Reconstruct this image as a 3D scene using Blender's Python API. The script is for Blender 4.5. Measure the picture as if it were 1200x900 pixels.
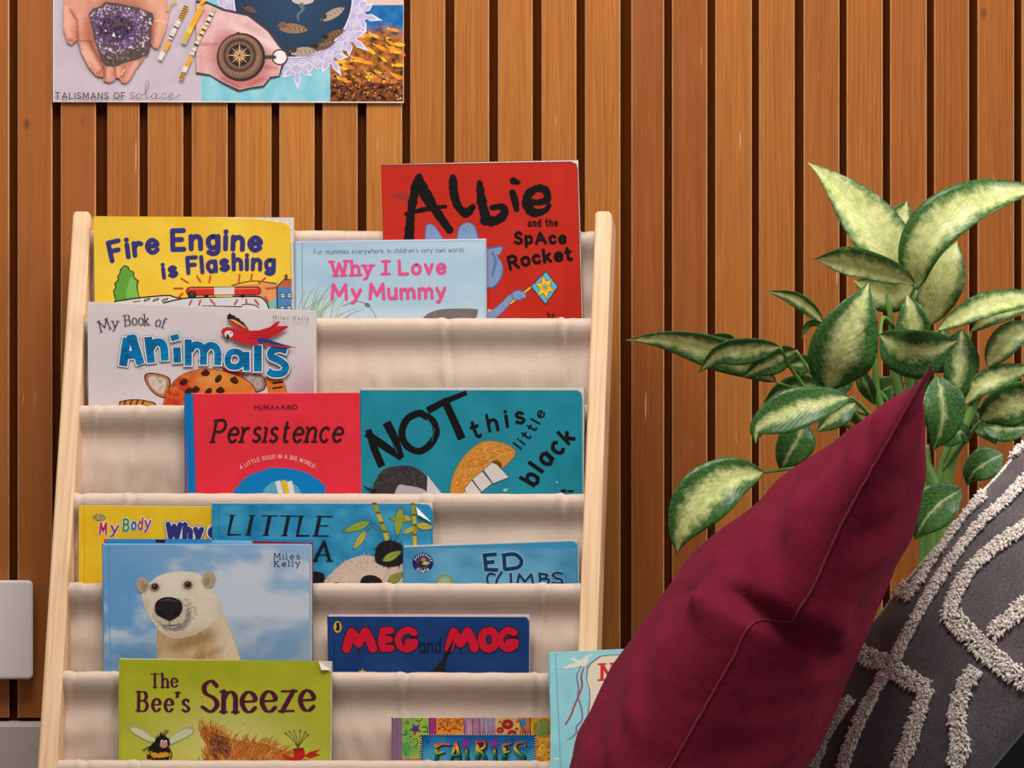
import bpy, bmesh, math, random
from mathutils import Vector, noise as mnoise
from mathutils.geometry import tessellate_polygon
from mathutils.bvhtree import BVHTree

SC = bpy.context.scene
for _o in list(bpy.data.objects):
    bpy.data.objects.remove(_o)
COL = SC.collection
R = random.Random(7)

# ------------------------------------------------------------------ camera, world, lights, exposure
D = 5.0            # camera distance to the plane Y = 0, where one photo pixel is one millimetre
HOR = 300.0        # photo row of the eye level
CZ = 0.712         # eye height
CAM = Vector((0, -D, CZ))
cam = bpy.data.cameras.new('camera')
cam.sensor_width = 36.0
cam.lens = 36.0 * D / 1.2
cam.shift_y = -(450 - HOR) / 1200.0
cam.clip_end = 60
camo = bpy.data.objects.new('camera', cam)
camo.location = CAM
camo.rotation_euler = (math.pi / 2, 0, 0)
COL.objects.link(camo)
SC.camera = camo

SC.view_settings.view_transform = 'Standard'
SC.view_settings.look = 'None'
SC.view_settings.gamma = 1.0
SC.view_settings.use_curve_mapping = False
SC.view_settings.exposure = 0.0
SC.cycles.use_denoising = True
SC.cycles.max_bounces = 6

w = bpy.data.worlds.new('room_light')
SC.world = w
w.use_nodes = True
w.node_tree.nodes['Background'].inputs[0].default_value = (1.0, 0.95, 0.92, 1)
w.node_tree.nodes['Background'].inputs[1].default_value = 0.34

def area(name, loc, target, size, energy, color, sy=None):
    l = bpy.data.lights.new(name, 'AREA')
    l.shape = 'RECTANGLE'
    l.size = size
    l.size_y = sy or size
    l.energy = energy
    l.color = color
    o = bpy.data.objects.new(name, l)
    o.location = loc
    o.rotation_euler = (Vector(target) - Vector(loc)).to_track_quat('-Z', 'Y').to_euler()
    COL.objects.link(o)
    return o

area('ceiling_window_light', (-0.15, -1.3, 2.65), (0.1, -0.1, 0.55), 1.7, 68, (1.0, 0.955, 0.91), 0.9)
area('side_window_light', (2.5, -1.1, 2.0), (0.1, 0.1, 0.7), 0.8, 38, (1.0, 0.96, 0.93), 1.4)

# ------------------------------------------------------------------ helpers
def lin(c):
    c = c / 255.0
    return c / 12.92 if c <= 0.04045 else ((c + 0.055) / 1.055) ** 2.4
KG = 1.05
def C(r, g=None, b=None, k=None):
    if g is None:
        r, g, b = r
    k = KG if k is None else k
    return tuple(min(0.93, lin(v) * k) for v in (r, g, b))

def mixc(a, b, t):
    t = max(0.0, min(1.0, t))
    return tuple(a[i] + (b[i] - a[i]) * t for i in range(3))
def sstep(a, b, x):
    t = max(0.0, min(1.0, (x - a) / (b - a)))
    return t * t * (3 - 2 * t)
def nz(x, y, z=0.0):
    return mnoise.noise(Vector((x, y, z)))
def fbm(x, y, z=0.0, o=4):
    s = 0; a = .5
    for _ in range(o):
        s += a * mnoise.noise(Vector((x, y, z)))
        x *= 2.03; y *= 2.03; z += 3.7; a *= .5
    return s

def P(px, py, Y=0.0):
    s = (D + Y) / D * 0.001
    return Vector(((px - 600) * s, Y, CZ + (HOR - py) * s))
def ray(px, py):
    return Vector(((px - 600) * 0.001, D, (HOR - py) * 0.001))
def hit(px, py, p0, n):
    d = ray(px, py)
    return CAM + d * ((p0 - CAM).dot(n) / d.dot(n))

def mesh(name, v, f, mat=None, parent=None, smooth=False, cols=None, mats=None, mi=None, attr='Col'):
    """links ONE mesh object; v in world space"""
    off = Vector((0, 0, 0))
    p = parent
    while p is not None:
        off += p.location
        p = p.parent
    me = bpy.data.meshes.new(name)
    me.from_pydata([tuple(Vector(q) - off) for q in v], [], f)
    if mats:
        for m in mats:
            me.materials.append(m)
        me.polygons.foreach_set('material_index', mi)
    elif mat:
        me.materials.append(mat)
    if cols is not None:
        a = me.color_attributes.new(attr, 'FLOAT_COLOR', 'POINT')
        flat = []
        for c in cols:
            flat += [c[0], c[1], c[2], 1.0]
        a.data.foreach_set('color', flat)
    if smooth:
        me.polygons.foreach_set('use_smooth', [True] * len(me.polygons))
    me.update()
    o = bpy.data.objects.new(name, me)
    COL.objects.link(o)
    if parent:
        o.parent = parent
    return o

def tag(o, label, cat, group=None, kind=None):
    o['label'] = label
    if cat: o['category'] = cat
    if group: o['group'] = group
    if kind: o['kind'] = kind
    return o
def thing(name, loc, label, cat, group=None):
    o = bpy.data.objects.new(name, None)
    o.empty_display_size = 0.02
    o.location = loc
    COL.objects.link(o)
    return tag(o, label, cat, group)
def structure(o):
    o['kind'] = 'structure'
    return o

def bevel(o, w, seg=2):
    m = o.modifiers.new('bevel', 'BEVEL')
    m.width = w; m.segments = seg; m.limit_method = 'ANGLE'; m.angle_limit = math.radians(40)
    return o

class MB:
    def __init__(s): s.v = []; s.f = []
    def add(s, v, f):
        o = len(s.v); s.v += v; s.f += [tuple(i + o for i in q) for q in f]
    def prism(s, front, back):
        n = len(front)
        s.add(list(front) + list(back), [tuple(range(n)), tuple(range(2 * n - 1, n - 1, -1))] +
              [(i, i + n, (i + 1) % n + n, (i + 1) % n) for i in range(n)])
    def box(s, x0, x1, y0, y1, z0, z1):
        s.prism([Vector((x0, y0, z0)), Vector((x1, y0, z0)), Vector((x1, y0, z1)), Vector((x0, y0, z1))],
                [Vector((x0, y1, z0)), Vector((x1, y1, z0)), Vector((x1, y1, z1)), Vector((x0, y1, z1))])
    def tube(s, pts, rad, seg=10, caps=True):
        n = len(pts); rings = []
        up0 = Vector((0.13, 0.3, 1)).normalized()
        for i, p in enumerate(pts):
            t = (pts[min(i + 1, n - 1)] - pts[max(i - 1, 0)]).normalized()
            a = t.cross(up0)
            if a.length < 1e-3: a = t.cross(Vector((1, 0, 0)))
            a.normalize(); b = t.cross(a)
            r = rad[i] if isinstance(rad, (list, tuple)) else rad
            rings.append([p + (a * math.cos(2 * math.pi * k / seg) + b * math.sin(2 * math.pi * k / seg)) * r for k in range(seg)])
        v = [q for r_ in rings for q in r_]
        f = []
        for i in range(n - 1):
            for k in range(seg):
                f.append((i * seg + k, i * seg + (k + 1) % seg, (i + 1) * seg + (k + 1) % seg, (i + 1) * seg + k))
        if caps:
            f.append(tuple(range(seg - 1, -1, -1))); f.append(tuple(range((n - 1) * seg, n * seg)))
        s.add(v, f)

def crom(pts, sub=6, closed=False):
    """Catmull-Rom through points (tuples or Vectors)"""
    pts = [Vector(p) for p in pts]
    n = len(pts)
    if n < 3: return pts
    out = []
    rng = n if closed else n - 1
    for i in range(rng):
        if closed:
            p0, p1, p2, p3 = pts[i - 1], pts[i], pts[(i + 1) % n], pts[(i + 2) % n]
        else:
            p1, p2 = pts[i], pts[i + 1]
            p0 = pts[i - 1] if i > 0 else p1 * 2 - p2
            p3 = pts[i + 2] if i + 2 < n else p2 * 2 - p1
        for k in range(sub):
            t = k / sub
            out.append(0.5 * ((2 * p1) + (p2 - p0) * t + (2 * p0 - 5 * p1 + 4 * p2 - p3) * t * t + (3 * p1 - p0 - 3 * p2 + p3) * t ** 3))
    if not closed: out.append(pts[-1])
    return out

# ------------------------------------------------------------------ materials
def newmat(name):
    m = bpy.data.materials.new(name)
    m.use_nodes = True
    nt = m.node_tree
    return m, nt, nt.nodes['Principled BSDF']
def N(nt, t, **kw):
    n = nt.nodes.new(t)
    for k, v in kw.items():
        setattr(n, k, v)
    return n
def ramp(nt, stops, fac):
    r = N(nt, 'ShaderNodeValToRGB')
    el = r.color_ramp.elements
    while len(el) < len(stops): el.new(0.5)
    for e, (p, c) in zip(el, stops):
        e.position = p; e.color = (*c, 1)
    nt.links.new(fac, r.inputs[0])
    return r.outputs[0]
def coords(nt, scale=(1, 1, 1), which='Object'):
    tc = N(nt, 'ShaderNodeTexCoord'); mp = N(nt, 'ShaderNodeMapping')
    mp.inputs['Scale'].default_value = scale
    nt.links.new(tc.outputs[which], mp.inputs[0])
    return mp.outputs[0]
def noise(nt, vec, scale, detail=4, rough=.55, dist=0.0):
    n = N(nt, 'ShaderNodeTexNoise')
    n.inputs['Scale'].default_value = scale; n.inputs['Detail'].default_value = detail
    n.inputs['Roughness'].default_value = rough; n.inputs['Distortion'].default_value = dist
    if vec is not None: nt.links.new(vec, n.inputs['Vector'])
    return n.outputs['Fac']
def bump(nt, b, h, strength, dist):
    n = N(nt, 'ShaderNodeBump')
    n.inputs['Strength'].default_value = strength; n.inputs['Distance'].default_value = dist
    nt.links.new(h, n.inputs['Height']); nt.links.new(n.outputs[0], b.inputs['Normal'])
    return n
def mixrgb(nt, a, b, fac, mode='MIX'):
    m = N(nt, 'ShaderNodeMix', data_type='RGBA', blend_type=mode)
    for s, x in ((m.inputs[6], a), (m.inputs[7], b), (m.inputs[0], fac)):
        if isinstance(x, (int, float)): s.default_value = x
        elif isinstance(x, tuple): s.default_value = (*x, 1)
        else: nt.links.new(x, s)
    return m.outputs[2]

def plain(name, col, rough=.5, sheen=0, bscale=None, bstr=.2, bdist=.001, var=0.0):
    m, nt, b = newmat(name)
    b.inputs['Base Color'].default_value = (*col, 1)
    b.inputs['Roughness'].default_value = rough
    if bscale:
        h = noise(nt, coords(nt), bscale, 3)
        bump(nt, b, h, bstr, bdist)
        if var:
            c = ramp(nt, [(0.3, tuple(x * (1 - var) for x in col)), (0.7, tuple(min(1, x * (1 + var)) for x in col))], noise(nt, coords(nt), bscale * .2, 3))
            nt.links.new(c, b.inputs['Base Color'])
    return m

def mat_planks():
    m, nt, b = newmat('stained_cedar')
    at = N(nt, 'ShaderNodeAttribute', attribute_name='Col')
    sep = N(nt, 'ShaderNodeSeparateColor'); nt.links.new(at.outputs['Color'], sep.inputs[0])
    tc = N(nt, 'ShaderNodeTexCoord'); ad = N(nt, 'ShaderNodeVectorMath', operation='ADD')
    sc = N(nt, 'ShaderNodeVectorMath', operation='SCALE'); sc.inputs['Scale'].default_value = 17.0
    nt.links.new(at.outputs['Color'], sc.inputs[0])
    nt.links.new(tc.outputs['Object'], ad.inputs[0]); nt.links.new(sc.outputs[0], ad.inputs[1])
    mp = N(nt, 'ShaderNodeMapping'); mp.inputs['Scale'].default_value = (1, 1, .045)
    nt.links.new(ad.outputs[0], mp.inputs[0])
    mp2 = N(nt, 'ShaderNodeMapping'); mp2.inputs['Scale'].default_value = (1, 1, .012)
    nt.links.new(ad.outputs[0], mp2.inputs[0])
    n1 = noise(nt, mp.outputs[0], 95, 5, .6, 1.2)
    n2 = noise(nt, mp2.outputs[0], 420, 3, .6)
    n3 = noise(nt, ad.outputs[0], 9, 3)
    wv = N(nt, 'ShaderNodeTexWave', wave_type='BANDS', bands_direction='X', wave_profile='SAW')
    wv.inputs['Scale'].default_value = 55; wv.inputs['Distortion'].default_value = 12
    wv.inputs['Detail'].default_value = 2; wv.inputs['Detail Scale'].default_value = 1.2
    nt.links.new(mp.outputs[0], wv.inputs['Vector'])
    gs = N(nt, 'ShaderNodeMath', operation='MULTIPLY_ADD'); gs.inputs[1].default_value = .42; gs.inputs[2].default_value = .12
    nt.links.new(sep.outputs[1], gs.inputs[0])
    g = N(nt, 'ShaderNodeMath', operation='MULTIPLY_ADD'); nt.links.new(gs.outputs[0], g.inputs[1])
    nt.links.new(wv.outputs['Fac'], g.inputs[0]); nt.links.new(n1, g.inputs[2])
    base = mixrgb(nt, C(158, 90, 36), C(196, 130, 60), sep.outputs[0])
    dark = mixrgb(nt, C(128, 66, 24), C(168, 102, 42), sep.outputs[0])
    f = ramp(nt, [(.34, (0, 0, 0)), (.92, (1, 1, 1))], g.outputs[0])
    c = mixrgb(nt, dark, base, f)
    c = mixrgb(nt, c, (.33, .095, .022), sep.outputs[2])
    c = mixrgb(nt, c, (.30, .12, .04), ramp(nt, [(.52, (0, 0, 0)), (.8, (.35, .35, .35))], n3))
    c = mixrgb(nt, c, (.22, .09, .03), ramp(nt, [(.55, (0, 0, 0)), (.75, (.45, .45, .45))], n2))
    # knots and pale nicks
    vo = N(nt, 'ShaderNodeTexVoronoi'); vo.inputs['Scale'].default_value = 9
    mp3 = N(nt, 'ShaderNodeMapping'); mp3.inputs['Scale'].default_value = (1, 1, .6)
    nt.links.new(ad.outputs[0], mp3.inputs[0]); nt.links.new(mp3.outputs[0], vo.inputs['Vector'])
    c = mixrgb(nt, c, (.10, .035, .012), ramp(nt, [(.02, (.8, .8, .8)), (.055, (0, 0, 0))], vo.outputs['Distance']))
    n4 = noise(nt, mp.outputs[0], 240, 2)
    c = mixrgb(nt, c, (.75, .5, .28), ramp(nt, [(.735, (0, 0, 0)), (.78, (.7, .7, .7))], n4))
    nt.links.new(c, b.inputs['Base Color'])
    b.inputs['Roughness'].default_value = .5
    b.inputs['Specular IOR Level'].default_value = .22
    bump(nt, b, g.outputs[0], .25, .0006)
    return m

def mat_print():
    m, nt, b = newmat('printed_card')
    at = N(nt, 'ShaderNodeAttribute', attribute_name='Col')
    n = noise(nt, coords(nt), 900, 2)
    f = ramp(nt, [(.3, (.90, .90, .90)), (.7, (1.0, 1.0, 1.0))], n)
    nt.links.new(mixrgb(nt, at.outputs['Color'], f, 1.0, 'MULTIPLY'), b.inputs['Base Color'])
    b.inputs['Roughness'].default_value = .5
    b.inputs['Specular IOR Level'].default_value = .16
    return m
def mat_pages():
    m, nt, b = newmat('page_edges')
    n = noise(nt, coords(nt, (1, 1, 1)), 1500, 1)
    nt.links.new(ramp(nt, [(.35, C(190, 176, 165)), (.65, C(235, 226, 216))], n), b.inputs['Base Color'])
    b.inputs['Roughness'].default_value = .8
    return m
def mat_pine(name='pale_pine'):
    m, nt, b = newmat(name)
    at = N(nt, 'ShaderNodeAttribute', attribute_name='Col')     # across, deep, along the grain
    n = noise(nt, at.outputs['Vector'], 260, 3, .55, .2)
    nt.links.new(ramp(nt, [(.3, C(206, 164, 122)), (.5, C(220, 182, 142)), (.75, C(230, 196, 158))], n), b.inputs['Base Color'])
    b.inputs['Roughness'].default_value = .55
    bump(nt, b, n, .1, .0004)
    return m
def mat_canvas():
    m, nt, b = newmat('cotton_canvas')
    tc = coords(nt)
    a = N(nt, 'ShaderNodeTexWave', wave_type='BANDS', bands_direction='X'); a.inputs['Scale'].default_value = 260
    c = N(nt, 'ShaderNodeTexWave', wave_type='BANDS', bands_direction='Z'); c.inputs['Scale'].default_value = 260
    nt.links.new(tc, a.inputs['Vector']); nt.links.new(tc, c.inputs['Vector'])
    mm = N(nt, 'ShaderNodeMath', operation='MULTIPLY')
    nt.links.new(a.outputs['Fac'], mm.inputs[0]); nt.links.new(c.outputs['Fac'], mm.inputs[1])
    n = noise(nt, tc, 38, 5, .65)
    n2 = noise(nt, tc, 700, 2)
    nt.links.new(mixrgb(nt, ramp(nt, [(.3, C(205, 182, 164)), (.7, C(211, 189, 171))], n), ramp(nt, [(.3, (.86, .86, .86)), (.7, (1, 1, 1))], n2), 1.0, 'MULTIPLY'), b.inputs['Base Color'])
    b.inputs['Roughness'].default_value = .9
    b.inputs['Sheen Weight'].default_value = .15
    bump(nt, b, mm.outputs[0], .25, .0004)
    return m
def mat_velvet():
    m, nt, b = newmat('burgundy_velvet')
    tc = coords(nt)
    n = noise(nt, tc, 14, 4)
    n2 = noise(nt, tc, 800, 2)
    c = mixrgb(nt, ramp(nt, [(.3, (.138, .0085, .024)), (.7, (.205, .0135, .037))], n), ramp(nt, [(.3, (.72, .72, .72)), (.7, (1, 1, 1))], n2), 1.0, 'MULTIPLY')
    nt.links.new(c, b.inputs['Base Color'])
    b.inputs['Roughness'].default_value = .85
    b.inputs['Specular IOR Level'].default_value = .05
    b.inputs['Sheen Weight'].default_value = .08
    b.inputs['Sheen Roughness'].default_value = .45
    b.inputs['Sheen Tint'].default_value = (.75, .18, .28, 1)
    v2 = coords(nt, (1, 1, 1))
    h = noise(nt, v2, 22, 4, .5, .25)
    bump(nt, b, h, .55, .008)
    return m
def mat_grey():
    m, nt, b = newmat('charcoal_cotton')
    tc = coords(nt)
    n = noise(nt, tc, 420, 3)
    n2 = noise(nt, tc, 30, 4)
    c = mixrgb(nt, ramp(nt, [(.3, (.070, .058, .064)), (.72, (.168, .142, .150))], n), ramp(nt, [(.3, (.8, .8, .8)), (.7, (1.1, 1.1, 1.1))], n2), 1.0, 'MULTIPLY')
    nt.links.new(c, b.inputs['Base Color'])
    b.inputs['Roughness'].default_value = .95
    b.inputs['Sheen Weight'].default_value = .2
    bump(nt, b, n, .5, .001)
    return m
def mat_leaf(name='dieffenbachia_leaf'):
    m, nt, b = newmat(name)
    at = N(nt, 'ShaderNodeAttribute', attribute_name='Col')      # r = along, g = |across|, b = creaminess
    sep = N(nt, 'ShaderNodeSeparateColor'); nt.links.new(at.outputs['Color'], sep.inputs[0])
    tc = coords(nt)
    n = noise(nt, tc, 95, 4, .7)
    n2 = noise(nt, tc, 320, 2, .6)
    # cream where |across| < creaminess + noise
    nn = N(nt, 'ShaderNodeMath', operation='MULTIPLY_ADD'); nn.inputs[1].default_value = .75; nn.inputs[2].default_value = -.375
    nt.links.new(n, nn.inputs[0])
    d = N(nt, 'ShaderNodeMath', operation='SUBTRACT'); nt.links.new(sep.outputs[2], d.inputs[0]); nt.links.new(sep.outputs[1], d.inputs[1])
    e = N(nt, 'ShaderNodeMath', operation='ADD'); nt.links.new(d.outputs[0], e.inputs[0]); nt.links.new(nn.outputs[0], e.inputs[1])
    f = ramp(nt, [(.0, (0, 0, 0)), (.14, (.34, .34, .34)), (.42, (1, 1, 1))], e.outputs[0])
    green = ramp(nt, [(.35, (.030, .105, .022)), (.65, (.085, .225, .045))], n2)
    cream = ramp(nt, [(.3, (.50, .60, .14)), (.62, (.86, .88, .42))], n)
    c = mixrgb(nt, green, cream, f)
    # pale midrib and side veins
    mid = ramp(nt, [(.025, (.6, .6, .6)), (.07, (0, 0, 0))], sep.outputs[1])
    c = mixrgb(nt, c, (.62, .68, .32), mid)
    vv = N(nt, 'ShaderNodeMath', operation='MULTIPLY_ADD'); vv.inputs[1].default_value = -.32
    nt.links.new(sep.outputs[1], vv.inputs[0]); nt.links.new(sep.outputs[0], vv.inputs[2])
    ms = N(nt, 'ShaderNodeMath', operation='MULTIPLY'); ms.inputs[1].default_value = 95.0
    nt.links.new(vv.outputs[0], ms.inputs[0])
    si = N(nt, 'ShaderNodeMath', operation='SINE'); nt.links.new(ms.outputs[0], si.inputs[0])
    nt.links.new(c, b.inputs['Base Color'])
    b.inputs['Roughness'].default_value = .34
    bump(nt, b, si.outputs[0], .08, .0012)
    tr = N(nt, 'ShaderNodeBsdfTranslucent'); nt.links.new(c, tr.inputs['Color'])
    mx = N(nt, 'ShaderNodeMixShader'); mx.inputs[0].default_value = .28
    nt.links.new(b.outputs[0], mx.inputs[1]); nt.links.new(tr.outputs[0], mx.inputs[2])
    nt.links.new(mx.outputs[0], nt.nodes['Material Output'].inputs[0])
    return m

M_PLANK = mat_planks(); M_PRINT = mat_print(); M_PAGES = mat_pages(); M_PINE = mat_pine()
M_CANVAS = mat_canvas(); M_VELVET = mat_velvet(); M_GREY = mat_grey(); M_LEAF = mat_leaf()
M_TUFT = plain('cream_cotton_yarn', (.90, .83, .76), .95, bscale=900, bstr=.5, bdist=.001, var=.1)
M_BACK = plain('dark_wall_cavity', (.085, .020, .0035), .9, bscale=60)
M_BACK.node_tree.nodes['Principled BSDF'].inputs['Specular IOR Level'].default_value = 0.0
M_ARRIS = plain('worn_board_edge', (.56, .29, .125), .5, bscale=300, bstr=.1, var=.15)
M_PLATE = plain('white_moulded_plastic', C(226, 216, 212), .4, bscale=700, bstr=.05)
M_SKIRT = plain('grey_painted_board', C(178, 166, 160), .55, bscale=300, bstr=.05)
M_FLOOR = plain('grey_carpet', (.16, .14, .13), .95, bscale=600, bstr=.6, bdist=.002, var=.2)
M_STEM = plain('plant_stem', (.13, .26, .05), .45, bscale=120, bstr=.1, var=.25)
M_POT = plain('pale_glazed_pot', (.6, .57, .53), .4, bscale=40, bstr=.05)
M_SOIL = plain('potting_soil', (.03, .02, .013), .95, bscale=200, bstr=1, bdist=.004, var=.4)
M_BLACK = plain('black_upholstery', (.010, .010, .012), .75, bscale=500, bstr=.3)
M_SEAM = plain('burgundy_seam', (.17, .009, .030), .9, bscale=800, bstr=.4)
M_DARKMETAL = plain('dark_screw', (.06, .05, .045), .4, bscale=300)
M_WORN = plain('worn_white_card', C(226, 216, 206), .8, bscale=500, bstr=.2, var=.08)
# ------------------------------------------------------------------ lettering: a small stroke alphabet
XH = .66
GL = {
 'A': (.80, "0,0 .4,1 .8,0|.14,.33 .66,.33"),
 'B': (.60, "0,0 0,1|~0,1 .38,1 .52,.78 .38,.55 0,.54|~0,.54 .42,.53 .6,.28 .42,.01 0,0"),
 'C': (.68, "~.66,.84 .38,1 .08,.8 .02,.42 .16,.08 .44,0 .68,.17"),
 'D': (.68, "0,0 0,1|~0,1 .38,.98 .66,.72 .68,.36 .44,.04 0,0"),
 'E': (.54, "0,0 0,1|0,1 .54,1|0,.52 .44,.52|0,0 .54,0"),
 'F': (.52, "0,0 0,1|0,1 .54,1|0,.52 .44,.52"),
 'G': (.72, "~.66,.85 .4,1 .1,.82 .02,.42 .15,.08 .42,0 .62,.1 .68,.4|.42,.42 .68,.42"),
 'H': (.64, "0,0 0,1|.64,0 .64,1|0,.5 .64,.5"),
 'I': (.0, "0,0 0,1"),
 'K': (.60, "0,0 0,1|.56,1 0,.44|.18,.58 .6,0"),
 'L': (.52, "0,1 0,0 .52,0"),
 'M': (.86, "0,0 .06,1|.06,1 .43,.25|.43,.25 .8,1|.8,1 .86,0"),
 'N': (.66, "0,0 0,1|0,1 .66,0|.66,0 .66,1"),
 'O': (.78, "~c.39,1 .08,.82 .0,.5 .08,.16 .39,0 .7,.16 .78,.5 .7,.82"),
 'P': (.58, "0,0 0,1|~0,1 .42,1 .58,.76 .44,.5 0,.47"),
 'R': (.62, "0,0 0,1|~0,1 .4,1 .56,.77 .42,.54 0,.52|.3,.52 .62,0"),
 'S': (.56, "~.52,.85 .3,1 .05,.84 .1,.6 .44,.44 .57,.22 .34,.0 .0,.14"),
 'T': (.70, "0,1 .7,1|.35,1 .35,0"),
 'U': (.64, "~0,1 0,.35 .1,.05 .32,0 .54,.05 .64,.35 .64,1"),
 'W': (1.0, "0,1 .24,0|.24,0 .5,.85|.5,.85 .76,0|.76,0 1,1"),
 'Y': (.68, "0,1 .34,.48|.68,1 .34,.48|.34,.48 .34,0"),
 'a': (.50, "~c.26,.66 .05,.52 .02,.26 .2,.0 .42,.12 .48,.36 .44,.58|.5,.66 .5,0"),
 'b': (.50, "0,1 0,0|~c.26,.64 .06,.5 .02,.3 .08,.08 .26,0 .46,.12 .5,.34 .44,.56"),
 'c': (.46, "~.46,.53 .28,.66 .05,.52 .01,.28 .14,.04 .32,0 .47,.12"),
 'd': (.50, "~c.24,.64 .04,.5 .0,.3 .06,.08 .24,0 .44,.12 .48,.34 .42,.56|.5,1 .5,0"),
 'e': (.50, "~.02,.34 .5,.37 .44,.58 .24,.66 .05,.5 .01,.27 .14,.04 .32,0 .5,.12"),
 'f': (.36, "~.4,.93 .28,1 .16,.9 .14,.7 .14,0|0,.64 .34,.64"),
 'g': (.50, "~c.25,.66 .05,.52 .02,.32 .1,.1 .26,.04 .44,.14 .48,.36 .42,.58|~.5,.66 .5,.1 .46,-.18 .25,-.28 .04,-.2"),
 'h': (.46, "0,1 0,0|~0,.4 .12,.6 .3,.65 .44,.52 .46,.3 .46,0"),
 'i': (.0, "0,.66 0,0|.0,.92 .01,.93"),
 'k': (.46, "0,1 0,0|.42,.64 0,.26|.14,.38 .46,0"),
 'l': (.0, "0,1 0,0"),
 'm': (.80, "0,.66 0,0|~0,.4 .1,.6 .24,.65 .37,.52 .4,.3 .4,0|~.4,.4 .5,.6 .64,.65 .77,.52 .8,.3 .8,0"),
 'n': (.46, "0,.66 0,0|~0,.4 .12,.6 .3,.65 .44,.52 .46,.3 .46,0"),
 'o': (.52, "~c.26,.66 .05,.54 .0,.33 .05,.12 .26,0 .47,.12 .52,.33 .47,.54"),
 'p': (.50, "0,.66 0,-.3|~c.26,.64 .06,.5 .02,.3 .08,.08 .26,0 .46,.12 .5,.34 .44,.56"),
 'r': (.34, "0,.66 0,0|~0,.36 .1,.56 .22,.65 .36,.6"),
 's': (.40, "~.38,.56 .22,.66 .04,.56 .08,.4 .32,.28 .41,.14 .22,.0 .0,.1"),
 't': (.36, "~.14,.95 .14,.3 .18,.06 .3,.0 .38,.06|0,.66 .34,.66"),
 'u': (.46, "~0,.66 0,.25 .06,.04 .2,0 .36,.08 .46,.3|.46,.66 .46,0"),
 'v': (.46, "0,.66 .23,0|.23,0 .46,.66"),
 'w': (.70, "0,.66 .17,0|.17,0 .35,.56|.35,.56 .53,0|.53,0 .7,.66"),
 'y': (.48, "0,.66 .25,.04|~.5,.66 .25,.04 .12,-.24 .0,-.28"),
 'z': (.44, "0,.66 .44,.66|.44,.66 0,0|0,0 .44,0"),
 '.': (.0, "0,.0 .01,.01"), "'": (.0, "0,1 -.04,.8"), ',': (.0, "0,.03 -.06,-.14"), '-': (.3, "0,.34 .3,.34"),
 '*': (.05, "0,.4 .02,.41"), ' ': (.22, ""), '(': (.15, "~.15,1 0,.6 .15,0"),
}
def glyph(ch, sub=5):
    wd, s = GL[ch]
    out = []
    for st in s.split('|'):
        if not st: continue
        smooth = st[0] == '~'
        closed = smooth and st[1] == 'c'
        st = st.lstrip('~').lstrip('c')
        pts = [Vector(tuple(map(float, q.split(',')))) for q in st.split()]
        if smooth:
            pts = crom(pts, sub, closed)
            if closed: pts.append(pts[0])
        out.append((pts, smooth, closed))
    return wd, out

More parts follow.
